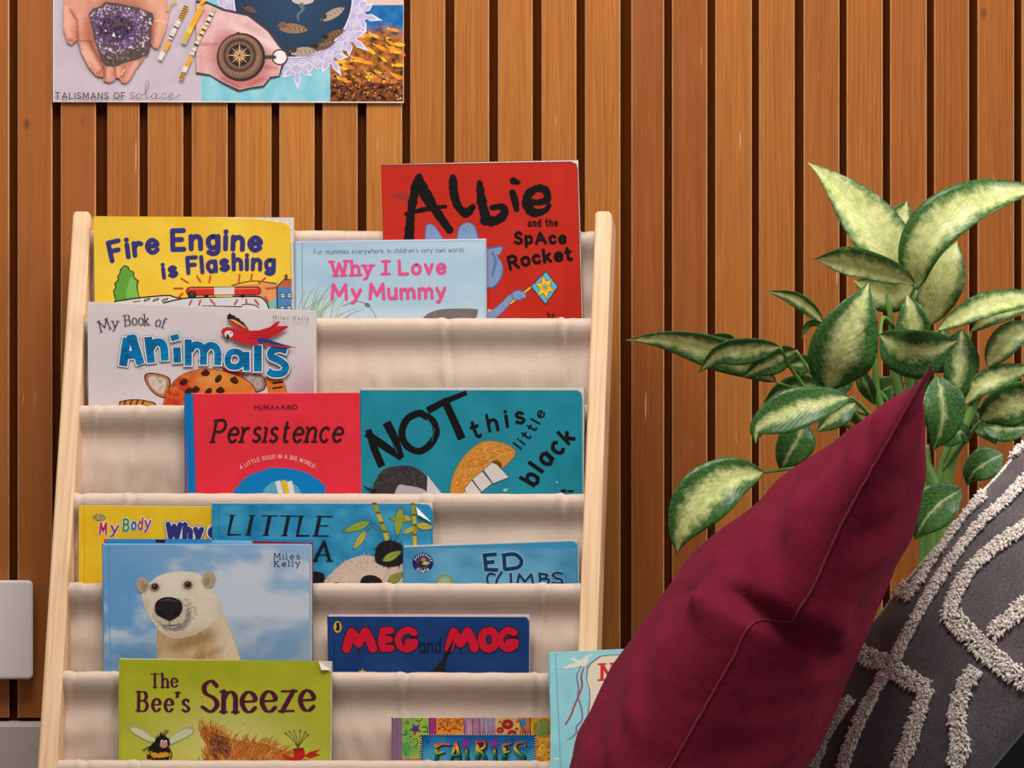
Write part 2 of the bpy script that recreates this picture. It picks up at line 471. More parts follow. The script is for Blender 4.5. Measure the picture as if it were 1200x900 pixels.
class Art:
    """flat print: coloured polygons on one plane, entered in photo (or zoom) pixels"""
    def __init__(s, mp, lay=1e-4):
        s.mp = mp; s.v = []; s.f = []; s.c = []; s.lay = lay; s.z = (0, 0, 1.0); s.clip = None; s.cyc = None
    def Z(s, x0, y0, k): s.z = (x0, y0, k); return s
    def up(s, d=None): s.adv()
    def adv(s, k=1):
        if s.cyc:
            s.cyc[2] += k; s.lay = s.cyc[0] + (s.cyc[2] % s.cyc[1]) * 3e-6
        else: s.lay += 3e-6 * k
    def heap(s, n):
        """from here, loose dabs share n thin layers"""
        s.cyc = [s.lay, n, 0]
    def flat(s):
        if s.cyc: s.lay = s.cyc[0] + (s.cyc[1] + 5) * 3e-6
        s.cyc = None
    def px(s, p): return (s.z[0] + p[0] / s.z[2], s.z[1] + p[1] / s.z[2])
    def pt(s, p, c):
        x, y = s.px(p)
        if s.clip: x = max(s.clip[0], min(s.clip[2], x)); y = max(s.clip[1], min(s.clip[3], y))
        s.v.append(s.mp(x, y, s.lay)); s.c.append(c); return len(s.v) - 1
    def poly(s, pts, c, smooth=False, sub=6):
        if smooth: pts = crom([(p[0], p[1]) for p in pts], sub, True)
        pts = [(p[0], p[1]) for p in pts]
        i0 = [s.pt(p, c) for p in pts]
        for t in tessellate_polygon([[Vector((p[0], p[1], 0)) for p in pts]]):
            s.f.append(tuple(i0[k] for k in t))
        s.adv()
        return s
    def ell(s, cx, cy, rx, ry, c, rot=0, n=28, col2=None):
        ca, sa = math.cos(rot), math.sin(rot)
        i0 = s.pt((cx, cy), col2 or c)
        ids = []
        for k in range(n):
            a = 2 * math.pi * k / n
            x, y = rx * math.cos(a), ry * math.sin(a)
            ids.append(s.pt((cx + x * ca - y * sa, cy + x * sa + y * ca), c))
        for k in range(n): s.f.append((i0, ids[k], ids[(k + 1) % n]))
        s.adv()
        return s
    def line(s, pts, wd, c, smooth=False, caps=True, closed=False, sub=6, c2=None, rough=0, nib=None, ext=0):
        """stroke; wd is a number or a list (taper); nib = thin ratio for broad-nib contrast"""
        if smooth: pts = crom([(p[0], p[1]) for p in pts], sub, closed)
        pts = [Vector((p[0], p[1])) for p in pts]
        if closed: pts.append(pts[0])
        n = len(pts)
        if n < 2: return s
        if ext and not closed:
            pts[0] = pts[0] + (pts[0] - pts[1]).normalized() * ext; pts[-1] = pts[-1] + (pts[-1] - pts[-2]).normalized() * ext
        def W(i):
            if isinstance(wd, (list, tuple)):
                t = i / (n - 1) * (len(wd) - 1); k = min(int(t), len(wd) - 2)
                r = wd[k] + (wd[k + 1] - wd[k]) * (t - k)
            else: r = wd
            if rough: r *= 1 + rough * (R.random() - .5)
            return r
        dirs = []
        for i in range(n - 1):
            d = pts[i + 1] - pts[i]
            dirs.append(d.normalized() if d.length > 1e-9 else Vector((1, 0)))
        def nf(d): return 1.0 if nib is None else nib + (1 - nib) * abs(d.y) ** 1.2
        def co(i): return c if c2 is None else mixc(c, c2, i / (n - 1))
        L = []; hw = []
        for i in range(n):
            a = dirs[i - 1] if i > 0 else (dirs[-1] if closed else dirs[0])
            b = dirs[i] if i < n - 1 else (dirs[0] if closed else dirs[-1])
            w_ = W(i) * .5 * (nf(a) + nf(b)) * .5
            hw.append(w_)
            t = a + b
            if a.dot(b) < .3 or t.length < .2:
                L.append(None)
            else:
                t.normalize(); m = Vector((-t.y, t.x)); L.append(m * (w_ / max(.5, m.dot(Vector((-a.y, a.x))))))
        lay0 = s.lay; cy0 = s.cyc; s.cyc = None
        for i in range(n - 1):
            s.lay = lay0 + (i % 2) * 3e-6
            d = dirs[i]; nn = Vector((-d.y, d.x))
            o0 = L[i] if L[i] is not None else nn * hw[i]
            o1 = L[i + 1] if L[i + 1] is not None else nn * hw[i + 1]
            q = [s.pt(pts[i] + o0, co(i)), s.pt(pts[i] - o0, co(i)), s.pt(pts[i + 1] - o1, co(i + 1)), s.pt(pts[i + 1] + o1, co(i + 1))]
            s.f.append(tuple(q))
        for i in range(n):
            end = i in (0, n - 1)
            if (end and caps and not closed) or (not end and L[i] is None):
                s.lay = lay0 + (2 + i % 2) * 3e-6; s.ell(pts[i].x, pts[i].y, hw[i], hw[i], co(i), n=12)
        s.lay = lay0; s.cyc = cy0; s.adv(4)
        return s
    def text(s, t, base, h, wd, c, nib=None, slant=0.0, serif=0.0, caps=True, sp=.2, jit=0.0, rough=0, out=None, rot=0, ys=1.0, c2=None, bounce=(), kx=None):
        """base: baseline points in current zoom pixels; fitted along it"""
        bp = crom([(p[0], p[1]) for p in base], 10) if len(base) > 2 else [Vector((p[0], p[1])) for p in base]
        cum = [0.0]
        for i in range(len(bp) - 1): cum.append(cum[-1] + (bp[i + 1] - bp[i]).length)
        Ltot = cum[-1]
        def at(d):
            d = max(0, min(Ltot, d))
            for i in range(len(bp) - 1):
                if d <= cum[i + 1] or i == len(bp) - 2:
                    k = (d - cum[i]) / max(1e-9, cum[i + 1] - cum[i])
                    dr = (bp[i + 1] - bp[i]).normalized()
                    return bp[i] + (bp[i + 1] - bp[i]) * k, dr
        gap = sp + wd / h
        gl = [glyph(ch) for ch in t]
        nat = sum(g[0] for g in gl) + gap * (len(gl) - 1)
        avail = Ltot - wd
        k = avail / max(nat, .01) if len(t) > 1 else (kx or h)
        gaps = gap * k
        passes = [(wd, c, 0)] if not out else [(wd + out[1] * 2, out[0], 0), (wd, c, 1)]
        for (ww, cc, ps) in passes:
            x = wd * .5; l00 = s.lay
            for gi, (gw, strokes) in enumerate(gl):
                cx = x + gw * k * .5
                o, d = at(cx)
                up = Vector((d.y, -d.x))
                rnd = random.Random(gi * 13 + len(t))
                a = math.radians(rot) + jit * (rnd.random() - .5)
                ca, sa = math.cos(a), math.sin(a)
                hh = h * (1 + jit * .5 * (rnd.random() - .5))
                dy = bounce[gi % len(bounce)] if bounce else 0
                def tr(p):
                    gx = (p.x - gw * .5) * k + slant * (p.y - .35) * h
                    gy = p.y * hh * ys
                    gx, gy = gx * ca + gy * sa, -gx * sa + gy * ca
                    return o + d * gx + up * (gy + dy)
                l0 = s.lay
                for pts, sm, cl in strokes:
                    q = [tr(p) for p in pts]
                    s.line(q, ww, cc, caps=caps, rough=rough, nib=nib, c2=c2 if ps == len(passes) - 1 else None)
                    if serif and not cl:
                        for e, e2 in ((0, 1), (-1, -2)):
                            p, p2 = pts[e], pts[e2]
                            yy = [v for v in (0, XH, 1) if abs(p.y - v) < .02]
                            if yy and abs((p2 - p).normalized().y) > .75 and t[gi] not in 'eacsSCGOo.*':
                                l_ = r_ = serif + .5 * ww / h
                                if yy[0] == XH and t[gi] in 'nrmpui': r_ = 0
                                if p.y == 1 and t[gi] in 'kbhldBDPRFE' : r_ = 0
                                if p.y == 0 and t[gi] in 'bBDEL' : r_ = 0
                                s.line([tr(Vector((p.x, p.y))) - d * l_ * h, tr(Vector((p.x, p.y))) + d * r_ * h], ww * (nib if nib else .75), cc, caps=caps)
                x += gw * k + gaps
                s.lay = l00 + ((gi + 1) % 3) * 2.4e-5
            s.lay = l00 + 8e-5
        return s
    def shape(s, pts, step, fn, smooth=True):
        """a polygon filled with soft painted tones; points in zoom pixels, fn(x, y) in zoom pixels"""
        pp = crom([(p[0], p[1]) for p in pts], 6, True) if smooth else [Vector((p[0], p[1])) for p in pts]
        q = [s.px(p) for p in pp]; xs = [p[0] for p in q]; ys = [p[1] for p in q]
        z0 = s.z
        def f(x, y):
            r = False; j = len(q) - 1
            for i in range(len(q)):
                if (q[i][1] > y) != (q[j][1] > y) and x < (q[j][0] - q[i][0]) * (y - q[i][1]) / (q[j][1] - q[i][1]) + q[i][0]: r = not r
                j = i
            return fn((x - z0[0]) * z0[2], (y - z0[1]) * z0[2]) if r else None
        return s.grid(min(xs), min(ys), max(xs), max(ys), step, f)
    def grid(s, x0, y0, x1, y1, step, fn):
        """painted area in photo pixels; fn(px,py) -> colour or None"""
        nx = max(1, round((x1 - x0) / step)); ny = max(1, round((y1 - y0) / step))
        zz = s.z; s.z = (0, 0, 1.0); idx = {}
        for j in range(ny + 1):
            for i in range(nx + 1):
                x = x0 + (x1 - x0) * i / nx; y = y0 + (y1 - y0) * j / ny
                c = fn(x, y)
                if c is not None: idx[(i, j)] = s.pt((x, y), c)
        for j in range(ny):
            for i in range(nx):
                q = [idx.get(k) for k in ((i, j), (i, j + 1), (i + 1, j + 1), (i + 1, j))]
                if None not in q: s.f.append(tuple(q))
        s.z = zz; s.adv(2)
        return s
    def fur(s, pts, n, ln, wd, cols, ang, spread=.5, inside=True, smooth=True):
        """short hairs scattered in a polygon; ang = function(x, y) -> direction in degrees"""
        pp = crom([(p[0], p[1]) for p in pts], 4, True) if smooth else [Vector((p[0], p[1])) for p in pts]
        xs = [p.x for p in pp]; ys = [p.y for p in pp]
        def ins(x, y):
            r = False; j = len(pp) - 1
            for i in range(len(pp)):
                if (pp[i].y > y) != (pp[j].y > y) and x < (pp[j].x - pp[i].x) * (y - pp[i].y) / (pp[j].y - pp[i].y) + pp[i].x: r = not r
                j = i
            return r
        k = 0; tries = 0
        s.heap(40)
        while k < n and tries < n * 8:
            tries += 1
            x = R.uniform(min(xs), max(xs)); y = R.uniform(min(ys), max(ys))
            if not ins(x, y): continue
            a = math.radians(ang(x, y) if callable(ang) else ang) + R.gauss(0, spread)
            l_ = ln * R.uniform(.5, 1.2)
            c = cols(x, y) if callable(cols) else R.choice(cols)
            s.line([(x, y), (x + math.cos(a) * l_ * .6, y + math.sin(a) * l_ * .6), (x + math.cos(a + .2) * l_, y + math.sin(a + .2) * l_)], [wd, wd * .8, wd * .15], c, caps=False)
            k += 1
        s.flat()
        return s
    def build(s, name, parent, mat=None):
        return mesh(name, s.v, s.f, mat or M_PRINT, parent, cols=s.c)

# ------------------------------------------------------------------ the room
def build_room():
    YW = .125
    pitch = 51.2; x0 = 15 - pitch * 8
    v = []; f = []; cols = []
    rr = random.Random(5); mi = []
    s = (D + YW) / D * .001
    zb, zt = CZ + (HOR - 841) * s, 1.75
    for i in range(42):
        gl = 4.9 + rr.uniform(-.8, .8); gr = 4.9 + rr.uniform(-.8, .8)
        px0 = x0 + pitch * i + gl; px1 = x0 + pitch * (i + 1) - gr
        if abs(px0 - 732) < 12: px0 += 2.5
        if abs(px0 - 117) < 12: px0 += 3; 
        a, b = (px0 - 600) * s, (px1 - 600) * s
        c = .0016; d = .017
        d = .0125; c = .0013
        prof = [(a, YW + d), (a, YW + c), (a + c, YW), (b - c, YW), (b, YW + c), (b, YW + d)]
        mid = (px0 + px1) / 2
        tone = rr.uniform(.2, .8)
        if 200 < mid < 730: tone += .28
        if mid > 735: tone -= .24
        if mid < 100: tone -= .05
        tone = max(0, min(1, tone))
        k = len(v)
        for z in (zb, zt):
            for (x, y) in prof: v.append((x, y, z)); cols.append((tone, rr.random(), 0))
        g = rr.random(); h = rr.random()
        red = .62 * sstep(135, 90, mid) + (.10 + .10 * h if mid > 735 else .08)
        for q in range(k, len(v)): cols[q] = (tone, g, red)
        for q in range(5): f.append((k + q, k + q + 1, k + 7 + q, k + 6 + q)); mi.append(2 if q in (1, 3) else 0)
        f.append((k + 5, k + 4, k + 3, k + 2, k + 1, k)); f.append(tuple(range(k + 6, k + 12))); mi += [0, 0]
    # backing board behind the gaps
    k = len(v); nb = 42 * 7
    bk = MB(); bk.box(-1.6, 1.6, YW + .0127, YW + .05, 0, zt)
    v += bk.v; cols += [(0, 0, 0)] * len(bk.v); f += [tuple(i + k for i in q) for q in bk.f]; mi += [1] * len(bk.f)
    structure(mesh('wall_back', v, f, mats=[M_PLANK, M_BACK, M_ARRIS], mi=mi, cols=cols))['label'] = 'wall of upright stained timber boards with dark gaps'
    fl = MB(); fl.box(-1.6, 1.6, -5.6, YW + .05, -.05, 0)
    structure(mesh('floor', fl.v, fl.f, M_FLOOR))
    sk = MB()
    zs = CZ + (HOR - 846) * (D + YW - .004) / D * .001
    prof = [(YW + .017, 0), (YW + .017, zs), (YW + .002, zs), (YW - .004, zs - .006), (YW - .004, 0)]
    sk.prism([Vector((-1.6, y, z)) for y, z in prof], [Vector((1.6, y, z)) for y, z in prof])
    structure(mesh('baseboard_back', sk.v, sk.f, M_SKIRT))
    # pale plastic wall plate
    Yp = YW - .022
    root = thing('wall_socket', P(-6, 796, YW), 'pale plastic box on the timber wall left of the rack', 'socket')
    def rr_(x0, y0, x1, y1, r, Y):
        o = []
        for cx, cy, a0 in ((x1 - r, y1 - r, 0), (x0 + r, y1 - r, 90), (x0 + r, y0 + r, 180), (x1 - r, y0 + r, 270)):
            for k in range(5):
                a = math.radians(a0 + k * 22.5)
                o.append(P(cx + r * math.cos(a), cy + r * math.sin(a), Y))
        return o
    m = MB(); m.prism(rr_(-60, 680, 39, 796, 6, Yp)[::-1], rr_(-60, 680, 39, 796, 6, YW)[::-1])
    plate = bevel(mesh('cover_plate', m.v, m.f, M_PLATE, root, smooth=False), .003, 3)
    for y in (700, 776):
        m = MB()
        c = P(-48, y, Yp - .001)
        m.tube([c, c + Vector((0, .004, 0))], .003, 10)
        mesh('screw', m.v, m.f, M_DARKMETAL, plate)

# ------------------------------------------------------------------ the poster
def build_poster():
    Yq = .125 - .004
    root = thing('poster', P(268, 120, .125), 'printed collage poster pinned to the timber wall above the rack', 'poster')
    T = -190
    def mp(px, py, lay=0): return P(px, py, Yq) + Vector((0, -lay, 0))
    m = MB(); m.prism([mp(62, 119.5), mp(473, 120.5), mp(473, T), mp(62, T)], [mp(62, 119.5) + Vector((0, .0035, 0)), mp(473, 120.5) + Vector((0, .0035, 0)), mp(473, T) + Vector((0, .0035, 0)), mp(62, T) + Vector((0, .0035, 0))])
    mesh('backing_board', m.v, m.f, M_WORN, root)
    a = Art(mp)
    # panels
    LAV = C(192, 176, 188); LAV2 = C(205, 188, 198)
    a.grid(63, T, 236, 118, 6, lambda x, y: mixc(LAV, LAV2, .5 + 1.1 * fbm(x * .03, y * .03)))
    AQ = C(120, 190, 205); AQ2 = C(150, 205, 215)
    a.grid(236, T, 387, 118.5, 2.5, lambda x, y: mixc(AQ, AQ2, .5 + 1.3 * fbm(x * .07, y * .05, 3)))
    def fish(x, y):
        t = y + 14 * fbm(x * .05, y * .05, 2)
        c = mixc(C(20, 85, 150), C(40, 120, 180), .5 + fbm(x * .08, y * .08) * 1.4)
        n = fbm(x * .12, y * .16, 9)
        reef = mixc(C(70, 38, 22), C(196, 120, 52), .5 + 1.8 * n)
        low = mixc(C(38, 20, 18), C(150, 80, 40), .45 + 2.2 * fbm(x * .18, y * .22, 5))
        c = mixc(c, reef, sstep(28, 44, t)); return mixc(c, low, sstep(84, 100, t))
    a.grid(387, 6, 472.5, 119, 1.3, fish)
    a.up()
    a.poly([(430, -30), (472.5, -30), (472.5, 6), (430, 5)], C(214, 188, 176))
    a.poly([(387, T), (472.5, T), (472.5, -30), (387, -30)], C(150, 170, 190))
    a.up()
    ra = random.Random(3)
    a.heap(60)
    for _ in range(48):      # small orange and yellow fish
        x = ra.uniform(396, 470); y = ra.uniform(34, 96); r_ = ra.uniform(-.1, .7); L = ra.uniform(4, 8)
        c = ra.choice([C(236, 150, 40), C(215, 120, 45), C(240, 180, 50), C(196, 112, 60), C(170, 105, 70)])
        a.ell(x, y, L, L * .36, c, r_, 12)
        a.poly([(x - L * .8 * math.cos(r_), y - L * .8 * math.sin(r_)), (x - L * 1.5 * math.cos(r_) - 2 * math.sin(r_), y - L * 1.5 * math.sin(r_) - 2), (x - L * 1.5 * math.cos(r_) + 2 * math.sin(r_), y - L * 1.5 * math.sin(r_) + 2)], C(240, 190, 50))
    for _ in range(160):
        x = ra.uniform(389, 471); y = ra.uniform(84, 117)
        a.ell(x, y, ra.uniform(.6, 2), ra.uniform(.5, 1.5), ra.choice([C(30, 16, 16), C(196, 120, 64), C(120, 62, 36), C(220, 160, 90), C(60, 30, 24)]), n=7)
    a.flat()
    # lavender lace ring and dark pond
    a.Z(230, 0, 4.8)
    cx, cy, r0, r1 = 545, -10, 330, 415
    LA = C(186, 176, 208); LB = C(222, 214, 232)
    a.ell(cx, cy, r1 - 22, r1 - 22, LA, n=72)
    def ring(ang, rad): return (cx + rad * math.cos(math.radians(ang)), cy + rad * math.sin(math.radians(ang)))
    a.heap(12)
    for ang in range(-30, 215, 9):
        a.ell(*ring(ang, r1 - 18), 30, 30, LB, n=18); a.ell(*ring(ang, r1 - 18), 24, 24, LA, n=18)
    a.flat()
    for ang in (14, 35, 58, 87, 112, 140):
        for da, ln in ((-7, 60), (7, 60), (0, 125)):
            b0 = ring(ang + da * .3, r1 - 20); tip = ring(ang + da * 1.6, r1 + ln - 20)
            dx, dy = tip[0] - b0[0], tip[1] - b0[1]; l_ = math.hypot(dx, dy); ux, uy = -dy / l_, dx / l_
            for sc_, cc in ((1, LB), (.72, LA)):
                m_ = (b0[0] + dx * .45, b0[1] + dy * .45); e = (b0[0] + dx * sc_, b0[1] + dy * sc_)
                a.poly([b0, (m_[0] + ux * 21 * sc_, m_[1] + uy * 21 * sc_), e, (m_[0] - ux * 21 * sc_, m_[1] - uy * 21 * sc_)], cc)
    a.up()
    for ang in range(-26, 215, 12):
        sp = []
        for k in range(22):
            t = k / 21; aa = t * 4.2 * math.pi + ang; rr_ = 4 + 26 * t
            q = ring(ang, 372); sp.append((q[0] + rr_ * math.cos(aa), q[1] + rr_ * math.sin(aa)))
        a.line(sp, 5, LB, caps=False)
    a.up()
    a.ell(cx, cy, r0 + 9, r0 + 9, LB, n=72); a.up()
    a.ell(cx, cy, r0, r0, C(38, 58, 82), n=72, col2=C(48, 72, 100)); a.up()
    def duck(x, y, L, rot, pal):
        ca, sa = math.cos(rot), math.sin(rot)
        def t(u, v): return (x + (u * ca - v * sa) * L, y + (u * sa + v * ca) * L)
        a.poly([t(-1, .0), t(-.6, -.35), (t(0, -.42)), t(.6, -.3), t(1.05, -.02), t(.6, .22), t(0, .3), t(-.6, .22)], pal[0], smooth=True)
        for k in range(9):
            u = -.5 + k * .15
            a.line([t(u, -.25 + .02 * k), t(u + .25, -.12), t(u + .42, .06)], L * .055, pal[1 + k % 2], caps=False)
        h = t(-.78, -.28); a.ell(h[0], h[1], L * .27, L * .23, pal[3], n=16)
        a.poly([t(-1.0, -.3), t(-1.3, -.1), t(-.95, -.16)], C(120, 95, 60))
    dk = (C(146, 112, 84), C(96, 70, 52), C(180, 148, 112), C(120, 92, 70))
    lt = (C(170, 148, 132), C(110, 92, 80), C(200, 184, 170), C(62, 58, 60))
    duck(545, 165, 78, .05, dk); duck(772, 82, 68, -.55, lt); duck(775, 200, 60, -.5, (C(120, 84, 56), C(60, 42, 36), C(170, 120, 70), C(50, 38, 36)))
    duck(605, 295, 72, -.1, lt); duck(720, 258, 60, -.4, (C(110, 82, 64), C(60, 46, 40), C(170, 150, 130), C(54, 42, 40))); duck(300, 55, 46, .4, (C(96, 78, 70), C(60, 48, 46), C(130, 110, 96), C(60, 46, 44)))
    a.ell(600, 2, 62, 24, C(196, 178, 176)); a.line([(592, 30), (600, 55), (572, 85), (575, 118)], [30, 16, 14, 8], C(96, 112, 116), smooth=True)
    a.up()
    # hand that holds the compass
    SK = C(220, 176, 176); SK2 = C(206, 140, 134)
    a.poly([(-2, 0), (60, 8), (160, 50), (300, 80), (420, 170), (505, 285), (520, 320), (490, 370), (470, 430), (420, 440), (380, 490), (300, 500), (240, 515), (150, 470), (80, 425), (-2, 415)], C(70, 60, 70), smooth=False)
    a.up()
    hand = [(0, 20), (60, 22), (150, 62), (290, 92), (400, 176), (470, 270), (500, 290), (510, 330), (480, 360), (465, 425), (415, 432), (378, 480), (300, 492), (245, 505), (150, 462), (80, 420), (30, 410), (0, 405)]
    def palm(x, y):
        n = 1.1 * fbm(x * .012, y * .012, 4) + .35 * fbm(x * .06, y * .06, 8)
        c = mixc(C(228, 192, 190), C(206, 146, 144), .42 + n)
        d = math.hypot(x - 250, y - 322)
        c = mixc(c, C(176, 96, 92), .75 * sstep(215, 130, d))
        c = mixc(c, C(196, 116, 112), .7 * sstep(400, 480, y + (x - 250) * .12))
        c = mixc(c, C(236, 208, 206), .8 * math.exp(-((y - (60 + x * .45)) / 34) ** 2) * sstep(120, 260, x))
        for x0, y0, x1, y1 in ((385, 375, 455, 385), (300, 475, 380, 440), (150, 440, 240, 490), (30, 250, 110, 250)):
            t = max(0, min(1, ((x - x0) * (x1 - x0) + (y - y0) * (y1 - y0)) / ((x1 - x0) ** 2 + (y1 - y0) ** 2)))
            c = mixc(c, C(166, 84, 84), .55 * math.exp(-(math.hypot(x - x0 - t * (x1 - x0), y - y0 - t * (y1 - y0)) / 11) ** 2))
        return c
    a.poly(hand, SK, smooth=False); a.shape(hand, .9, palm, False)
    a.up()
    a.ell(470, 322, 46, 46, C(235, 226, 226)); a.up()
    # compass
    a.line([(470 + 42 * math.cos(k * .26), 322 + 42 * math.sin(k * .26)) for k in range(25)], 9, C(92, 72, 62), caps=False)
    a.line([(385, 322), (440, 322)], 22, C(84, 62, 52)); a.up()
    a.ell(252, 322, 137, 137, C(62, 44, 44)); a.poly([(205, 200), (235, 178), (275, 200)], C(70, 50, 46)); a.up()
    a.ell(248, 318, 124, 124, C(120, 92, 76)); a.up(); a.ell(244, 312, 112, 112, C(160, 122, 96), col2=C(140, 104, 80)); a.up()
    a.ell(244, 312, 96, 96, C(92, 64, 52)); a.up(); a.ell(244, 312, 84, 84, C(52, 38, 36)); a.up()
    for k in range(48):
        an = k * math.pi / 24
        a.line([(244 + 99 * math.cos(an), 312 + 99 * math.sin(an)), (244 + 107 * math.cos(an), 312 + 107 * math.sin(an))], 4, C(70, 48, 40), caps=False)
        a.line([(244 + 62 * math.cos(an), 312 + 62 * math.sin(an)), (244 + 80 * math.cos(an), 312 + 80 * math.sin(an))], 2.5, C(200, 160, 130), caps=False)
    for k in range(16):
        an = k * math.pi / 8; rl = (78, 48, 62, 48)[k % 4]
        a.poly([(244 + rl * math.cos(an), 312 + rl * math.sin(an)), (244 + 14 * math.cos(an + .5), 312 + 14 * math.sin(an + .5)), (244, 312), (244 + 14 * math.cos(an - .5), 312 + 14 * math.sin(an - .5))], (C(206, 166, 130), C(170, 130, 100))[k % 2])
    a.ell(244, 312, 14, 14, C(190, 145, 110)); a.ell(244, 312, 6, 6, C(90, 60, 50))
    a.up()
    # cupped hands with the amethyst
    a.Z(60, 0, 5.4545)
    H1 = C(198, 120, 92); H2 = C(220, 150, 124)
    hands = [(95, -80), (78, 60), (80, 190), (105, 270), (130, 288), (160, 262), (166, 250), (190, 330), (240, 430), (290, 485), (335, 492), (335, 515), (370, 528), (405, 515), (415, 495), (440, 502), (450, 525), (480, 532), (510, 505), (545, 440), (590, 380), (640, 280), (655, 305), (685, 312), (700, 280), (735, 190), (755, 90), (740, 40), (745, -80)]
    def skin(x, y):
        n = 1.0 * fbm(x * .011, y * .011, 7) + .3 * fbm(x * .07, y * .07, 2)
        c = mixc(C(226, 168, 146), C(198, 124, 98), .42 + n)
        d = math.hypot((x - 440) / 1.15, (y - 200) / 1.1)
        c = mixc(c, C(160, 82, 62), .7 * sstep(250, 165, d))
        c = mixc(c, C(196, 108, 86), .55 * sstep(380, 520, y))
        for q, wd in ((((165, 130), (172, 250)), 9), (((182, 262), (280, 265)), 5), (((250, 270), (335, 440)), 10), (((338, 420), (342, 500)), 9), (((405, 430), (412, 490)), 8), (((470, 430), (455, 490)), 9), (((165, 240), (190, 320)), 8), (((640, 180), (650, 270)), 10), (((120, 60), (160, 120)), 9), (((100, 255), (140, 262)), 8), (((300, 470), (320, 450)), 8)):
            (x0, y0), (x1, y1) = q
            t = max(0, min(1, ((x - x0) * (x1 - x0) + (y - y0) * (y1 - y0)) / ((x1 - x0) ** 2 + (y1 - y0) ** 2)))
            c = mixc(c, C(136, 66, 50), .72 * math.exp(-(math.hypot(x - x0 - t * (x1 - x0), y - y0 - t * (y1 - y0)) / wd) ** 2))
        for x0, y0, x1, y1, wd in ((100, 60, 115, 220, 22), (215, 300, 300, 440, 20), (372, 440, 368, 500, 12), (545, 400, 485, 505, 16), (715, 60, 675, 270, 22), (432, 440, 432, 480, 10)):
            t = max(0, min(1, ((x - x0) * (x1 - x0) + (y - y0) * (y1 - y0)) / ((x1 - x0) ** 2 + (y1 - y0) ** 2)))
            c = mixc(c, C(236, 184, 162), .5 * math.exp(-(math.hypot(x - x0 - t * (x1 - x0), y - y0 - t * (y1 - y0)) / wd) ** 2))
        return c
    a.poly(hands, C(208, 142, 118)); a.shape([p for p in hands], .9, skin, False)
    a.line([(470, 440), (450, 480)], 6, C(230, 210, 205))
    a.line([(662, 136), (700, 130), (745, 150)], 7, C(226, 190, 140), smooth=True)
    a.up()
    rock = [(240, 90), (270, 55), (320, 40), (345, 12), (420, 20), (470, 30), (560, 50), (650, 85), (660, 120), (640, 190), (640, 270), (625, 345), (560, 380), (480, 400), (410, 428), (350, 425), (320, 390), (300, 320), (275, 250), (262, 180)]
    a.poly(rock, C(88, 74, 70)); a.up()
    rnd = random.Random(11)
    pp = [(x + (440 - x) * .07, y + (200 - y) * .09) for x, y in rock]
    def inside(x, y, poly):
        r = False; j = len(poly) - 1
        for i in range(len(poly)):
            if (poly[i][1] > y) != (poly[j][1] > y) and x < (poly[j][0] - poly[i][0]) * (y - poly[i][1]) / (poly[j][1] - poly[i][1]) + poly[i][0]: r = not r
            j = i
        return r
    a.heap(120)
    for _ in range(900):
        x, y = rnd.uniform(240, 660), rnd.uniform(15, 425)
        if not inside(x, y, pp): continue
        d = math.hypot((x - 420) / 165, (y - 185) / 110)
        if y > 330 + (440 - x) * .22 : c = rnd.choice([C(92, 78, 70), C(70, 58, 56), C(150, 132, 120), C(112, 96, 90)])
        elif d < .75: c = rnd.choice([C(66, 44, 92), C(52, 34, 74), C(92, 62, 120), C(44, 28, 62), C(112, 80, 140)])
        elif d < 1.15: c = rnd.choice([C(150, 112, 168), C(112, 76, 140), C(186, 156, 196), C(128, 92, 154)])
        else: c = rnd.choice([C(206, 180, 210), C(178, 146, 190), C(160, 140, 150), C(130, 112, 118), C(220, 200, 220)])
        r_ = rnd.uniform(7, 15); an = rnd.uniform(0, 3.1)
        a.poly([(x + r_ * math.cos(an + k * 2.09) * rnd.uniform(.5, 1.2), y + r_ * math.sin(an + k * 2.09) * rnd.uniform(.5, 1.2)) for k in range(3)], c)
    a.flat()
    for x, y, r_ in ((402, 222, 16), (350, 195, 9), (440, 232, 8), (320, 150, 8), (500, 180, 7)):
        a.poly([(x, y - r_), (x + r_ * .7, y + r_), (x - r_ * .8, y + r_ * .6)], C(228, 216, 236))
    a.up()
    # strips of patterned tape
    def tape(x0, y0, x1, y1, wd, cols, n):
        for k in range(n):
            t0, t1 = k / n, (k + 1) / n
            a.line([(x0 + (x1 - x0) * t0, y0 + (y1 - y0) * t0), (x0 + (x1 - x0) * t1, y0 + (y1 - y0) * t1)], wd, cols[k % len(cols)], caps=False)
    YE = C(228, 165, 45); WH = C(222, 212, 206); BK = C(60, 52, 50); GN = C(176, 176, 130)
    tape(868, 34, 825, 125, 30, [YE, BK], 13); tape(820, 132, 760, 250, 28, [WH, WH, C(212, 190, 170), WH, BK, WH], 12); tape(757, 262, 725, 325, 30, [YE], 1); tape(720, 330, 695, 382, 30, [WH], 1)
    tape(968, 40, 895, 175, 34, [YE], 1); tape(895, 175, 845, 280, 34, [C(226, 196, 90), YE, GN], 3)
    tape(1045, 55, 1030, 85, 26, [GN], 1); tape(1030, 85, 995, 160, 26, [WH, BK, WH], 6); tape(990, 165, 950, 240, 26, [C(226, 180, 80), WH, BK], 7); tape(950, 240, 900, 350, 26, [WH, GN, WH, BK, GN], 8); tape(895, 360, 850, 460, 28, [YE, YE, WH], 3); tape(846, 468, 830, 508, 28, [BK, YE], 8)
    a.line([(745, 70), (770, 20), (800, 5)], 14, C(200, 170, 90)); a.line([(960, 20), (990, 0)], 20, YE)
    a.build('printed_pictures', root)
    t = Art(mp, a.lay + 5e-5).Z(60, 0, 5.4545)
    t.text('TALISMANS OF', [(26, 633), (474, 633)], 40, 5.6, C(62, 54, 62), sp=.22)
    INK = C(92, 66, 76)
